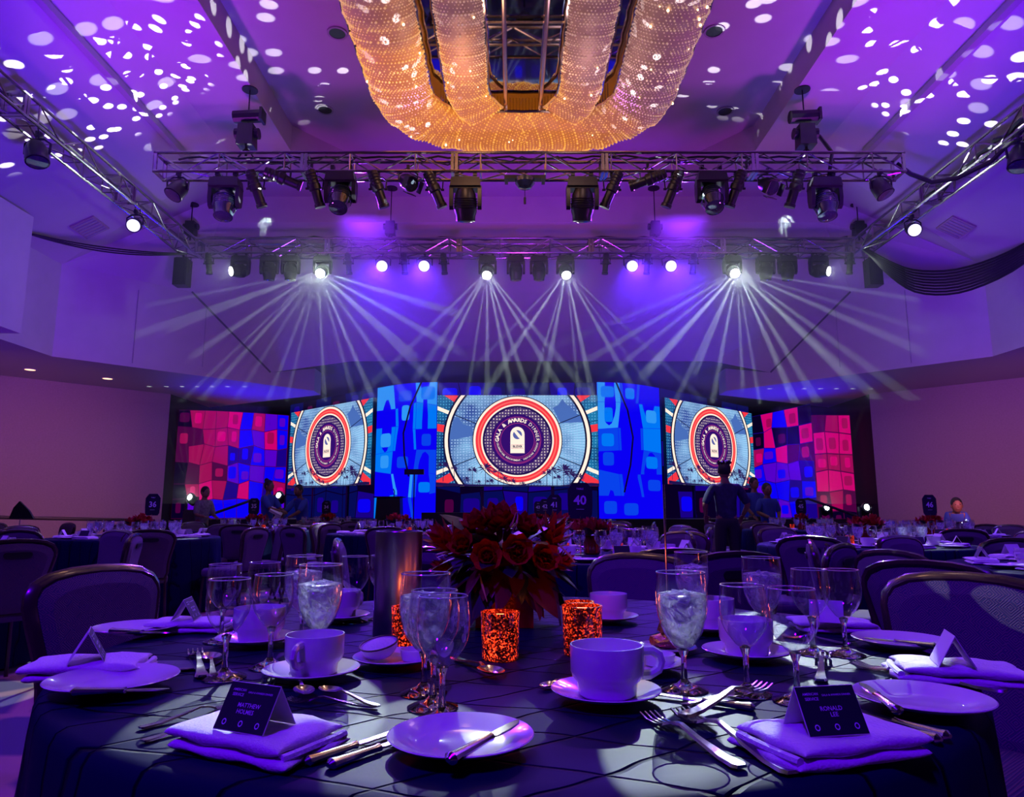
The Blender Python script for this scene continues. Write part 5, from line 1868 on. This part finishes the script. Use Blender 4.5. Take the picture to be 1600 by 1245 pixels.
banquet('B', -4.25, 5.0, 0.3, 8, None, True, (), 0, 'nearest left edge table')
banquet('C', -4.05, 7.7, 0.55, 8, '36', True, (), .19, 'second left row table, sign 36')
banquet('D', -3.75, 10.4, 0.2, 8, '35', False, (), 0, 'third left row table, sign 35')
banquet('E', -3.35, 12.9, 0.5, 8, '34', False, (), 0, 'fourth left row table, sign 34')
banquet('N', -1.45, 9.0, 0.1, 8, None, False, (), 0, 'table behind the steel cylinder')
banquet('K', 0.50, 4.65, 0.95, 8, '40', True, (), -.06, 'first middle row table, sign 40')
banquet('J', 0.66, 8.1, 0.3, 8, '41', False, (), -.18, 'second middle row table, sign 41')
banquet('J2', 0.60, 11.1, 0.6, 8, '42', False, (), -.09, 'third middle row table, sign 42')
banquet('J3', 0.55, 14.0, 0.2, 8, '43', False, (), -.04, 'fourth middle row table, sign 43')
banquet('H', 2.95, 6.0, 0.1, 8, None, True, (), 0, 'table near the standing person')
banquet('G', 3.10, 3.55, 0.3, 8, None, True, (), 0, 'nearest right edge table')
banquet('F', 4.75, 8.15, 0.4, 8, '46', True, (), 0, 'second right row table, sign 46')
banquet('I', 4.40, 10.9, 0.15, 8, '45', False, (), 0, 'third right row table, sign 45')
banquet('L', -7.0, 8.9, 0.35, 8, None, False, (), 0, 'far left wall table')
banquet('P', 7.5, 9.6, 0.35, 8, None, False, (), 0, 'far right wall table')

# ------------------------------------------------------------------ the near table
TX, TY = 0.0, 1.58
o = obj('tablecloth', cloth_mesh(RT, TT, 77, 144)); o.location = (TX, TY, 0)
tag(o, 'navy satin cloth with crossing pintuck lines on the nearest table', 'tablecloth')
g = 'chairs around the nearest table'
seat_at(-1.03, 2.13, TX, TY, 'patterned crown-back chair left of the nearest table, facing the camera side', g, .10)
seat_at(1.02, 1.78, TX, TY, 'large patterned chair right of the nearest table with a pale light patch', g, .50)
seat_at(.36, 2.62, TX - .3, TY, 'dark chair behind the nearest table, right of the flowers', g, 0)
seat_at(1.62, 2.62, 3.1, 3.55, 'dark chair with hand hole, cut by the right edge above the patterned chair', g, .1)
seat_at(.86, 3.25, .5, 4.65, 'dark chair with hand hole behind the water glasses right of the flowers', g, 0)
seat_at(-2.75, 2.9, -4.25, 5.0, 'chair at the left edge with its seat lit white', g, .6)

wine = Proto(build_glass('wine', 'wine_glass', .163))
water = Proto(build_glass('water', 'water_goblet', .181))
gw, gg = 'wine glasses on the nearest table', 'water goblets on the nearest table'
for px, py, lb in ((350, 1060, 'empty wine glass at the far left front, foot in clear view'), (421, 1043, 'empty wine glass second from left, in front of a cup'),
                   (345, 1003, 'empty wine glass behind the leftmost one, rim showing above it'), (408, 996, 'empty wine glass behind the second from left'),
                   (552, 972, 'empty wine glass standing alone left of the steel cylinder'), (597, 968, 'empty wine glass half hidden behind the steel cylinder'),
                   (676, 1106, 'empty wine glass between iced goblet and the closest wine glass'), (690, 1127, 'closest empty wine glass, just above the front plate'),
                   (1168, 1085, 'empty wine glass right of the tall iced goblet'), (1247, 1097, 'empty wine glass directly behind the right black place card'),
                   (1272, 1022, 'empty wine glass in the bright patch, left of the rightmost one'), (1322, 1024, 'rightmost empty wine glass on the near table, in the bright patch')):
    x, y = at_z(px, py); wine.put(x, y, TT + .001, 0, lb, gw)
for px, py, lb in ((495, 1044, 'iced water goblet behind the left front cup'), (470, 1003, 'iced water goblet half hidden at the back left'), (662, 1084, 'iced water goblet behind the closest wine glasses'),
                   (1070, 1079, 'tall bright iced water goblet right of the front cup'), (1196, 1010, 'iced water goblet behind two empty wine glasses on the right'), (1084, 985, 'iced water goblet at the back, behind the bright one')):
    x, y = at_z(px, py); water.put(x, y, TT + .001, random.uniform(0, 6), lb, gg)

cup = Proto(build_cup())
sau = Proto(tag(plate_mesh(.082, well=.5).build('saucer', M['china']), 'x', 'saucer'))
for px, py, ang, k, lb in ((486, 1061, -100, .98, 'left front'), (947, 1096, 12, 1.10, 'right front, handle to the right'), (400, 1008, 80, 1.05, 'back left behind the wine glasses'), (527, 971, 60, 1.05, 'back left beside the steel cylinder'),
                           (1166, 1030, 70, 1.0, 'right, behind the empty wine glasses'), (1112, 988, 100, 1.05, 'back right behind the bright goblet'), (950, 972, 100, .95, 'back, behind the right red votive')):
    x, y = at_z(px, py)
    sau.put(x, y, TT + .001, 0, 'white saucer under the cup at the %s' % lb, 'saucers on the nearest table', None, k if k < 1.02 else 1.0)
    cup.put(x + .003, y + .004, TT + .008, R(ang), 'white straight-sided coffee cup at the %s' % lb, 'coffee cups on the nearest table', None, k)

pl = Proto(tag(plate_mesh(.088).build('side_plate', M['china']), 'x', 'plate'))
bk = Proto(build_knife('butter_knife', True))
for px, py, k, lb in ((720, 1172, .99, 'white side plate front centre with a butter knife'), (175, 1079, 1.10, 'white side plate at the left edge of the near table'), (212, 992, 1.06, 'white side plate back left by the patterned chair'),
                      (1442, 1109, 1.04, 'white side plate on the right with a butter knife'), (1408, 1013, 1.06, 'white side plate back right in the pale patch')):
    x, y = at_z(px, py); pl.put(x, y, TT + .001, 0, lb, 'side plates on the nearest table', None, k)
g = 'butter knives on side plates'
bk.between((700, 1197), (812, 1140), .168, 'butter knife with orange glinting blade on the front centre plate', g, TT + .016, tilt=R(2))
bk.between((1405, 1118), (1352, 1082), .168, 'butter knife leaning off the right side plate', g, TT + .017, tilt=R(2))
bk.between((110, 1087), (255, 1083), .168, 'butter knife lying on the left edge plate', g, TT + .018)
bk.between((170, 990), (265, 993), .168, 'butter knife lying on the back left plate', g, TT + .019)
bk.between((1465, 1014), (1352, 1001), .168, 'butter knife lying on the back right plate', g, TT + .019)

# small dishes near the middle
for px, py, lb, lb2 in ((618, 1040, 'small white plate by the steel cylinder carrying a tilted round dish', 'tilted small round butter dish by the steel cylinder'), (1000, 1048, 'small white plate peeping out behind the right front cup', 'small round butter dish behind the right front cup')):
    x, y = at_z(px, py)
    sau.put(x, y, TT + .001, 0, lb, 'small plates near the middle of the table', None, .95)
    t = thing('butter_dish', lb2, 'dish', (x - .028, y + .002, TT + .018), .3, 'butter dishes', rot=(R(8), R(-12), .3))
    b = MB(); b.lathe([(.001, 0), (.022, .0), (.032, .010), (.036, .022), (.034, .023), (.030, .012), (.001, .008)], 24); b.build('dish', M['china'], t)
    b = MB(); b.tube([(.035 * cos(2 * PI * i / 24), .035 * sin(2 * PI * i / 24), .0225) for i in range(24)], .0016, 6, cyc=True); b.build('dark_rim', M['cream'], t)
    b = MB()
    b.lathe([(.032, .015), (.030, .021), (.018, .026), (.001, .027)], 20); b.build('butter', M['linen'], t)
    t = thing('ramekin', 'white ramekin sharing the plate with the %s' % lb2, 'dish', (x + .036, y + .008, TT + .010), 0, 'ramekins')
    b = MB(); b.lathe([(.001, 0), (.026, 0), (.029, .018), (.027, .019), (.025, .006), (.001, .005)], 24); b.build('dish', M['china'], t)
x, y = at_z(1042, 1018)
t = thing('foil_wrapped_butter', 'gold foil twist on a small glass dish behind the bright goblet', 'food', (x, y, TT + .001))
b = MB(); b.lathe([(.001, .002), (.045, .003), (.060, .010), (.058, .012), (.04, .006), (.001, .005)], 28); b.build('glass_dish', M['rim'], t)
r_ = random.Random(8)
b = MB(); V = []
b.sph((0, 0, .018), (.034, .026, .014), 14, 9)
b.v = [(p[0] * r_.uniform(.85, 1.15), p[1] * r_.uniform(.85, 1.15), max(.006, p[2] * r_.uniform(.85, 1.2))) for p in b.v]
b.build('foil', M['gold'], t, False)
b = MB(); b.add([(0, 0, .028), (.02, .01, .05), (-.012, .006, .056), (-.02, -.008, .042)], [(0, 1, 2), (0, 2, 3), (2, 1, 0), (3, 2, 0)]); b.build('foil_twist', M['gold'], t, False)

# napkins with tented cards
nap = Proto(build_napkin('napkin', .205, .135, 1))
lines1 = [('AMERICAN', .0044, -.27, .83), ('SERVICE', .0052, -.27, .73), ('GALA & AWARDS DINNER', .0034, .16, .80), ('MATTHEW', .0075, .03, .53), ('HOLMES', .0075, .0, .40)]
lines2 = [('AMERICAN', .0044, -.27, .83), ('SERVICE', .0052, -.27, .73), ('GALA & AWARDS DINNER', .0034, .16, .80), ('RONALD', .0075, .0, .53), ('LEE', .0075, .02, .41)]
g = 'folded napkins on the nearest table'
gc = 'tented place cards on the nearest table'


def napkin_at(px, py, ang, lb, k=1.0):
    x, y = at_z(px, py, TT + .01)
    return nap.put(x, y, TT + .001, R(ang), lb, g, None, k)


def card_at(pro, px, py, ang, lb, k=1.0, z=TT + .032):
    x, y = at_z(px, py, z)
    return pro.put(x, y, z, R(ang), lb, gc, None, k)


napkin_at(402, 1153, -27, 'thick folded napkin at the left front, lit white at one corner', .88)
napkin_at(1297, 1160, 20 + 180, 'thick folded napkin at the right front, under a black card', .88)
napkin_at(140, 1045, 12, 'folded napkin at the left edge with a card seen end-on', .88)
napkin_at(1492, 1052, -18 + 180, 'folded napkin at the right edge with a card seen end-on', .88)
napkin_at(300, 978, 0, 'folded napkin at the back left behind the plate', .85)
napkin_at(1300, 978, -8, 'folded napkin at the back right behind the wine glasses', .85)
card1 = Proto(build_card('place_card', .082, .052, lines1))
card2 = Proto(build_card('place_card', .082, .052, lines2))
card_at(card1, 398, 1134, -24, 'black tented place card with three rings on the left front napkin', .92, TT + .0285)
card_at(card2, 1290, 1138, 10, 'black tented place card with three rings on the right front napkin', .92, TT + .0285)
pc = Proto(build_card('place_card', .085, .055, lines1))
card_at(pc, 136, 1030, 118, 'tented place card seen from its side on the left edge napkin', .9, TT + .029)
card_at(pc, 1488, 1036, 70, 'tented place card seen from its side on the right edge napkin', .9, TT + .029)
card_at(pc, 291, 966, 100, 'tented place card on the back left napkin', .85, TT + .029)
card_at(pc, 1292, 970, 155, 'tented place card on the back right napkin, white side showing', .85, TT + .029)
# cutlery
kn = Proto(build_knife('table_knife'))
g = 'table knives on the nearest table'
kn.between((474, 1199), (640, 1142), .225, 'left one of the two knives between left napkin and front plate', g)
kn.between((512, 1204), (668, 1148), .225, 'right one of the two knives between left napkin and front plate', g)
kn.between((1486, 1158), (1376, 1126), .225, 'inner gold-glinting knife behind the right front napkin', g)
kn.between((1472, 1163), (1368, 1135), .225, 'outer gold-glinting knife behind the right front napkin', g)
kn.between((120, 1062), (258, 1052), .225, 'knife lying under the left edge plate', g)
fk = Proto(build_fork())
g = 'forks on the nearest table'
fk.between((1160, 1206), (1012, 1122), .18, 'left one of two forks fanned beside the right front napkin', g)
fk.between((1240, 1216), (1046, 1108), .18, 'right one of two forks fanned beside the right front napkin', g, k=1.0)
fk.between((1066, 1130), (1196, 1080), .18, 'fork pointing right in front of the wine glasses', g, dz=.004)
fk.between((1282, 1068), (1286, 1027), .18, 'short fork standing towards the camera right of the wine glasses', g)
fk.between((1572, 1086), (1335, 1042), .18, 'long fork before the right edge napkin', g)
fk.between((316, 1062), (300, 1006), .18, 'fork at the back left beside a spoon', g)
fk.between((218, 1142), (318, 1116), .18, 'upper fork sticking out left of the left front napkin', g)
fk.between((222, 1163), (330, 1130), .18, 'lower fork glinting left of the left front napkin', g)
fk.between((400, 1118), (420, 1068), .18, 'fork behind the left black place card, prongs up', g)
fk.between((588, 1108), (470, 1098), .18, 'fork to the right of the left black card', g)
fk.between((1330, 1008), (1262, 1000), .18, 'fork in the bright patch at the back right', g)
sp = Proto(build_spoon())
g = 'spoons on the nearest table'
sp.between((592, 1112), (505, 1086), .14, 'teaspoon right of the left front saucer, handle to the plate', g, dz=.003)
sp.between((455, 1064), (478, 1096), .14, 'teaspoon resting off the left front saucer', g, dz=.010, tilt=R(-3))
sp.between((334, 1064), (322, 1012), .14, 'spoon at the back left beside a fork', g)
sp.between((706, 1030), (778, 1062), .14, 'thin spoon right of the closest wine glass bowl', g)
sp.between((905, 1058), (852, 1078), .14, 'small spoon left of the right front saucer', g)
sp.between((1065, 1105), (1150, 1092), .14, 'spoon lying behind the fanned forks', g)
kn.between((1180, 1112), (1060, 1095), .225, 'knife crossing under the forks in front of the wine glasses', 'table knives on the nearest table')
# menu card
x0, y0 = at_z(218, 1040); x1, y1 = at_z(285, 1042)
t = thing('menu_card', 'long dark printed menu card lying behind the left edge plate', 'menu', ((x0 + x1) / 2, y0 - .01, TT + .003), R(2))
b = MB(); b.box((0, 0, 0), (.20, .075, .0016)); b.build('sheet', M['menu'], t, False)
b = MB()
vv_, ff_ = text_mesh('GALA & AWARDS DINNER', .011); b.add(vv_, ff_, Matrix.Translation((0, .01, .0012)))
b.build('lettering', M['inkdim'], t, False)

# votives, steel cylinder, flowers
for px, py, k, lb in ((635, 1020, 1.1, 'red speckled votive glass right of the steel cylinder'), (781, 1035, 1.12, 'red speckled votive glass under the flowers'), (913, 1028, 1.2, 'brightest red speckled votive glass right of the flowers'), (908, 1000, 1.0, 'red votive glass hidden behind the brightest one')):
    x, y = at_z(px, py)
    t = thing('votive_candle', lb, 'candle', (x, y + .03, TT + .001), random.uniform(0, 6), 'red votives on the nearest table')
    t.scale = (k, k, k)
    obj('glass_holder', votive_me, t)
    b = MB(); b.lathe([(.001, .009), (.026, .009), (.026, .030), (.001, .032)], 18); b.build('wax', M['linen'], t)
    l = bpy.data.lights.new('votive_flame', 'POINT'); l.energy = .09; l.color = (1, .16, .05); l.shadow_soft_size = .01
    lo_ = bpy.data.objects.new('votive_flame', l); C.objects.link(lo_); lo_.location = (x, y + .03, TT + .10)
x, y = at_z(614, 1003)
t = thing('steel_cylinder', 'tall brushed steel wine cooler left of the flowers', 'wine cooler', (x, y + .05, TT + .001))
b = MB(); b.lathe([(.001, 0), (.052, 0), (.053, .003), (.053, .232), (.050, .232), (.050, .006), (.001, .006)], 40); b.build('wall', M['brushed'], t)
b = MB(); b.tube([(.0515 * cos(2 * PI * i / 36), .0515 * sin(2 * PI * i / 36), .2325) for i in range(36)], .0018, 6, cyc=True); b.build('rim', M['steel'], t)
x, y = at_z(1043, 945)
t = thing('sign_pole', 'thin upright pole of a table sign at the back of the near table', 'sign stand', (x, y, TT + .001))
b = MB(); b.lathe([(.04, 0), (.04, .004), (.004, .008)], 18); b.build('base', M['steel'], t)
b = MB(); b.tube([(0, 0, .005), (0, 0, .36)], .0035, 8); b.build('pole', M['steel'], t)

FX, FY_ = at_z(798, 985)
FY_ += .10
t = thing('flower_arrangement', 'big dark red tropical flower arrangement in the middle of the near table', 'flowers', (FX - .015, FY_, TT + .001))
b = MB(); b.prism([(-.07, -.07), (.07, -.07), (.07, .07), (-.07, .07)], 0, .10); b.build('vase', M['redvase'], t, False)
r_ = random.Random(21)


def leaf_mesh(name, L_, W, m, curl=.25, ridge=.02):
    b = MB()
    V, F = [], []
    n = 9
    for i in range(n + 1):
        u = i / n
        w_ = W * (sin(PI * u ** .8) ** .8 if 0 < u < 1 else .02) / 2
        z = -curl * L_ * u * u
        V += [(-w_, u * L_, z), (-w_ * .4, u * L_, z + ridge * W * 1.5), (0, u * L_, z), (w_ * .4, u * L_, z + ridge * W * 1.5), (w_, u * L_, z)]
    for i in range(n):
        for k in range(4): F.append((i * 5 + k, i * 5 + k + 1, i * 5 + k + 6, i * 5 + k + 5))
    b.add(V, F)
    return b.mesh(name, m, True, 60)


lm = [leaf_mesh('leaf', .15, .045, M['redd']), leaf_mesh('leaf', .17, .06, M['leaf'], .35), leaf_mesh('leaf', .13, .03, M['redd'], .1), leaf_mesh('leaf', .16, .07, M['redd'], .5)]
for k in range(130):
    a = 2.399 * k
    u = (k + .5) / 130
    el = R(60 - 110 * u) if k % 5 else R(-25 - 40 * r_.random())
    o = obj('leaf', lm[k % 4], t)
    q_ = .05 + .05 * u
    o.location = (q_ * cos(a), q_ * sin(a) * .8, .12 + .07 * (1 - u) + r_.uniform(-.02, .02))
    o.rotation_euler = Euler((el, r_.uniform(-.5, .5), a - PI / 2), 'XYZ')
    s = r_.uniform(.50, .82); o.scale = (s * 1.25, s, s)
# open heads: rose-like in the middle, spiky ones at the sides
petal = leaf_mesh('p', .05, .045, M['red'], -.5, .0)
pv = [tuple(v.co) for v in petal.vertices]; pf = [tuple(p.vertices) for p in petal.polygons]
rose = MB()
for lay, (n, el, s) in enumerate(((4, 75, .5), (6, 60, .7), (7, 42, .9), (8, 22, 1.05))):
    for k in range(n): rose.add(pv, pf, Matrix.Rotation(2 * PI * k / n + lay, 4, 'Z') @ Matrix.Rotation(R(el), 4, 'X') @ Matrix.Diagonal((s, s, s, 1)))
rose_me = rose.mesh('flower_head', M['red'], True, 60)
spk = leaf_mesh('p', .085, .024, M['red'], .10, .0)
sv = [tuple(v.co) for v in spk.vertices]; sf = [tuple(p.vertices) for p in spk.polygons]
sph_ = MB()
for lay, (n, el, s) in enumerate(((5, 82, 1.0), (8, 70, .95), (9, 55, .8), (9, 38, .6))):
    for k in range(n): sph_.add(sv, sf, Matrix.Rotation(2 * PI * k / n + lay * .4, 4, 'Z') @ Matrix.Rotation(R(el), 4, 'X') @ Matrix.Diagonal((s, s, s, 1)))
spiky_me = sph_.mesh('flower_head', M['red'], True, 60)
for me, x, y, z, rx, ry, s in ((rose_me, -.01, -.03, .240, 25, 0, 1.2), (rose_me, .05, -.04, .228, 35, 25, .9), (rose_me, -.065, -.03, .232, 30, -20, 1.0), (spiky_me, .105, -.03, .185, 12, 22, 1.2), (spiky_me, -.12, -.03, .18, 15, -48, 1.15), (rose_me, -.10, -.06, .19, 55, -30, .9),
                               (spiky_me, .12, -.02, .14, 20, 62, .75), (spiky_me, -.13, 0, .13, 10, -75, .75), (rose_me, .03, -.10, .18, 75, 10, 1.0), (spiky_me, -.03, .03, .22, -10, -5, .7), (rose_me, .09, .05, .21, -20, 20, 1.0), (rose_me, -.04, -.11, .17, 80, -15, 1.0),
                               (rose_me, .09, -.08, .16, 65, 40, .95), (rose_me, -.02, .06, .235, -15, 0, 1.1), (rose_me, -.09, .05, .21, -20, -25, 1.0)):
    o = obj('flower_head', me, t); o.location = (x, y, z); o.scale = (s, s, s)
    o.rotation_euler = Euler((R(rx), R(ry), 0), 'XYZ')
for p in ([(.005, -.07, .23), (.02, -.08, .25), (.028, -.08, .275)], [(.02, -.07, .23), (.03, -.085, .25), (.033, -.08, .27)], [(-.06, -.11, .13), (-.05, -.13, .10), (-.04, -.14, .07)], [(.13, -.08, .20), (.16, -.09, .17), (.17, -.09, .155)]):
    b = MB(); b.tube(p, [.002, .003, .0008], 6); b.build('stem_tip', M['stem'], t)

# cap-shaped and dark odds and ends on far tables
t = thing('peaked_sign', 'dark cap-shaped sign standing on the far left table', 'sign', (-6.2, 9.0, 1.06), .2)
b = MB(); b.prism([(-.12, -.12), (.16, -.12), (.10, -.02), (-.02, .10), (-.08, .02)], -.02, .02, Matrix.Rotation(PI / 2, 4, 'X')); b.build('card', M['cardink'], t, False)
b = MB(); b.tube([(0, 0, -.29), (0, 0, -.11)], .005, 6); b.lathe([(.05, -.299), (.05, -.29), (.005, -.285)], 12); b.build('stand', M['steel'], t)

# ------------------------------------------------------------------ people


def person(label, loc, rz, joints, edges, radii, shirt=None, mats=None, hair_kind='short', head=None, extra=None):
    """one continuous skinned body; hair, shirt and trousers are its children"""
    t = thing('person', label, 'person', loc, rz, None)

    def skin(name, J, E, Rd, m, lv=2):
        me = bpy.data.meshes.new(name)
        keys = list(J)
        me.from_pydata([J[k] for k in keys], [(keys.index(a), keys.index(b2)) for a, b2 in E], [])
        o = bpy.data.objects.new(name, me); C.objects.link(o)
        sk = o.modifiers.new('s', 'SKIN'); sk.use_smooth_shade = True; sk.branch_smoothing = 0.6
        sd = o.modifiers.new('d', 'SUBSURF'); sd.levels = lv; sd.render_levels = lv
        for i, k in enumerate(keys):
            v = me.skin_vertices[0].data[i]
            r0 = Rd[k]
            v.radius = r0 if isinstance(r0, tuple) else (r0, r0)
            v.use_root = (i == 0)
        dg = bpy.context.evaluated_depsgraph_get()
        me2 = bpy.data.meshes.new_from_object(o.evaluated_get(dg))
        me2.materials.clear(); me2.materials.append(m)
        bpy.data.objects.remove(o); bpy.data.meshes.remove(me)
        me2.name = name
        return obj(name, me2, t)
    skin('body', joints, edges, radii, M['skin'])
    hx, hy, hz_ = head
    b = MB()
    b.sph((hx, hy, hz_), (.078, .098, .118), 18, 14)
    b.sph((hx, hy - .095, hz_ - .012), (.014, .018, .022), 8, 6)
    for s in (-1, 1): b.sph((hx + s * .080, hy + .005, hz_ - .005), (.012, .022, .032), 8, 6)
    b.sph((hx, hy - .088, hz_ - .055), (.026, .010, .008), 8, 5)
    b.build('head', M['skin'], t)
    b = MB()
    for s in (-1, 1): b.sph((hx + s * .032, hy - .088, hz_ + .018), (.012, .008, .007), 8, 5)
    b.build('eye', M['hair'], t)
    b = MB()
    b.sph((hx, hy + .018, hz_ + .028), (.088, .100, .112), 18, 12)
    if hair_kind == 'bun': b.sph((hx, hy + .07, hz_ + .125), .048, 12, 8)
    if hair_kind == 'spiky':
        for k in range(16):
            a = k * 2.4; q_ = .075
            b.lathe([(.02, 0), (.012, .03), (.001, .055)], 6, Matrix.Translation((hx + q_ * cos(a) * .8, hy + .01 + q_ * sin(a), hz_ + .085 + .01 * (k % 3))) @ Euler((-.6 * sin(a), .6 * cos(a), 0)).to_matrix().to_4x4())
        b.sph((hx - .05, hy, hz_ + .12), (.06, .06, .035), 10, 6)
    b.build('hair', M['hair'], t)
    if shirt:
        J = {k: joints[k] for k in shirt[0]}
        J['pelvis'] = (joints['pelvis'][0], joints['pelvis'][1], joints['pelvis'][2] - .10)
        E_ = [e for e in edges if e[0] in J and e[1] in J]
        skin('shirt', J, E_, {k: (tuple(v * 1.14 + .008 for v in radii[k]) if isinstance(radii[k], tuple) else radii[k] * 1.2 + .008) for k in J}, shirt[1])
    J = {k: joints[k] for k in ('pelvis', 'hipL', 'hipR', 'kneeL', 'kneeR', 'ankL', 'ankR')}
    E_ = [e for e in edges if e[0] in J and e[1] in J] + [('pelvis', 'waist')]
    J['waist'] = tuple(joints['pelvis'][i] * .5 + joints['spine'][i] * .5 for i in range(3))
    radii = dict(radii); radii['waist'] = radii['spine']
    skin('trousers', J, E_, {k: (tuple(v * 1.1 + .008 for v in radii[k]) if isinstance(radii[k], tuple) else radii[k] * 1.15 + .008) for k in J}, M['trouser'])
    # hands: palm with four fingers and a thumb
    for s in ('L', 'R'):
        w_, e_ = Vector(joints['wr' + s]), Vector(joints['el' + s])
        d = (w_ - e_).normalized()
        side = d.cross(Vector((0, 0, 1))).normalized() if abs(d.z) < .95 else Vector((1, 0, 0))
        nrm = side.cross(d).normalized()
        b = MB()
        b.tube([w_, w_ + d * .04, w_ + d * .085], [.024, .036, .032], 8, sy=.5)
        for k in range(4):
            o0 = w_ + d * .08 + side * (.024 - k * .016)
            ln = (.066, .074, .070, .055)[k]
            b.tube([o0, o0 + d * ln * .45 - nrm * .004, o0 + d * ln * .8 - nrm * .018, o0 + d * ln * .95 - nrm * .032], [.009, .0085, .0075, .006], 6)
        o0 = w_ + d * .03 + side * .03
        b.tube([o0, o0 + side * .022 + d * .02, o0 + side * .028 + d * .048], [.011, .010, .007], 6)
        b.build('hand', M['skin'], t)
    b = MB()
    for s in ('L', 'R'):
        a = joints['ank' + s]
        b.sph((a[0], a[1] - .06, .035), (.045, .13, .035), 12, 8)
    b.build('shoe', M['black'], t)
    return t


def std(h=1.7, lean=0.0, armL=((.24, -.05, 1.1), (.22, -.2, .95)), armR=((-.24, -.05, 1.1), (-.22, -.2, .95))):
    k = h / 1.72
    ly = -sin(lean); lz = cos(lean)
    up = lambda z, x=0, y=0: (x * k, (y + (z - .95) * ly) * k, (.95 + (z - .95) * lz) * k)
    J = {'pelvis': (0, 0, .93 * k), 'spine': up(1.12), 'chest': up(1.32), 'neckb': up(1.45), 'neck': up(1.53), 'headc': up(1.62, 0, -.01),
         'shL': up(1.41, .17), 'elL': tuple(c * k for c in armL[0]), 'wrL': tuple(c * k for c in armL[1]),
         'shR': up(1.41, -.17), 'elR': tuple(c * k for c in armR[0]), 'wrR': tuple(c * k for c in armR[1]),
         'hipL': (.09 * k, 0, .86 * k), 'kneeL': (.10 * k, -.02, .48 * k), 'ankL': (.10 * k, .01, .08 * k),
         'hipR': (-.09 * k, 0, .86 * k), 'kneeR': (-.10 * k, -.02, .48 * k), 'ankR': (-.10 * k, .01, .08 * k)}
    E_ = [('pelvis', 'spine'), ('spine', 'chest'), ('chest', 'neckb'), ('neckb', 'neck'), ('neck', 'headc'), ('chest', 'shL'), ('shL', 'elL'), ('elL', 'wrL'), ('chest', 'shR'), ('shR', 'elR'), ('elR', 'wrR'),
          ('pelvis', 'hipL'), ('hipL', 'kneeL'), ('kneeL', 'ankL'), ('pelvis', 'hipR'), ('hipR', 'kneeR'), ('kneeR', 'ankR')]
    Rd = {'pelvis': (.15, .105), 'spine': (.135, .10), 'chest': (.16, .11), 'neckb': (.075, .065), 'neck': (.052, .052), 'headc': (.055, .06), 'shL': .058, 'shR': .058, 'elL': .042, 'elR': .042, 'wrL': .028, 'wrR': .028,
          'hipL': .088, 'hipR': .088, 'kneeL': .058, 'kneeR': .058, 'ankL': .040, 'ankR': .040}
    return J, E_, Rd, up(1.63, 0, -.012)


M['aloha'] = mat('dark_patterned_shirt', (0.012, 0.012, 0.05), 0.9, bump=(18, 0.1, 0.95))
M['greyshirt'] = mat('grey_patterned_shirt', (0.16, 0.14, 0.17), 0.8, bump=(22, 0.1, 0.9))
SHIRT = ('pelvis', 'spine', 'chest', 'neckb', 'shL', 'elL', 'shR', 'elR')
for px, y, h, rz, lean, mt, hk, lb, aL, aR in (
        (1135, 9.9, 1.68, 175, 0.03, 'aloha', 'spiky', 'person in a dark patterned shirt seen from behind before the right screen', ((.30, .02, 1.15), (.26, -.16, 1.0)), ((-.30, .02, 1.15), (-.26, -.16, 1.0))),
        (1180, 14.2, 1.66, 20, 0.0, 'blueshirt', 'short', 'tall person in dark clothes beside the right screen edge', ((.24, -.02, 1.15), (.20, -.2, .98)), ((-.24, -.02, 1.15), (-.2, -.2, .98))),
        (1200, 13.2, 1.50, 10, 0.0, 'blueshirt', 'short', 'shorter person in a dark blue shirt right of the taller one', ((.24, -.02, 1.15), (.1, -.24, 1.05)), ((-.24, -.02, 1.15), (-.1, -.24, 1.05))),
        (418, 14.6, 1.62, 75, 0.0, 'blueshirt', 'bun', 'person with a hair bun and blue shirt holding white napkins', ((.2, -.18, 1.15), (.05, -.36, 1.10)), ((-.2, -.18, 1.15), (-.05, -.36, 1.10))),
        (474, 14.9, 1.55, -30, 0.25, 'blueshirt', 'short', 'person in a blue shirt leaning over a table under the left screen', ((.22, -.35, 1.12), (.1, -.55, 1.0)), ((-.22, -.35, 1.12), (-.1, -.55, 1.0))),
        (316, 15.0, 1.50, 60, 0.1, 'greyshirt', 'short', 'person in a grey patterned shirt beside the left floor lamp', ((.24, -.1, 1.1), (.15, -.32, 1.05)), ((-.24, -.1, 1.1), (-.15, -.32, 1.05))),
        (1490, 11.9, 1.25, -20, 0.5, 'blueshirt', 'short', 'person in blue bending down by the right wall', ((.22, -.4, .9), (.15, -.5, .75)), ((-.22, -.4, .9), (-.15, -.5, .75)))):
    J, E_, Rd, hd = std(h, lean, aL, aR)
    r0 = ray(px, 797)
    person(lb, (r0[0] * y / r0[1], y, 0), R(rz), J, E_, Rd, (SHIRT, M[mt]), None, hk, hd)
x = ray(427, 797)[0] * 14.3 / ray(427, 797)[1]
t = thing('napkin_stack', 'loose white napkins held by the person with a hair bun', 'napkin', (x + .02, 14.42, 1.02), .3)
b = MB(); b.box((0, 0, 0), (.26, .16, .05), Euler((.5, .5, 0)).to_matrix().to_4x4()); b.box((.06, 0, -.10), (.16, .12, .20), Euler((.2, .3, 0)).to_matrix().to_4x4(), .6); b.build('linen', M['linen'], t, False)
bpy.context.view_layer.update()
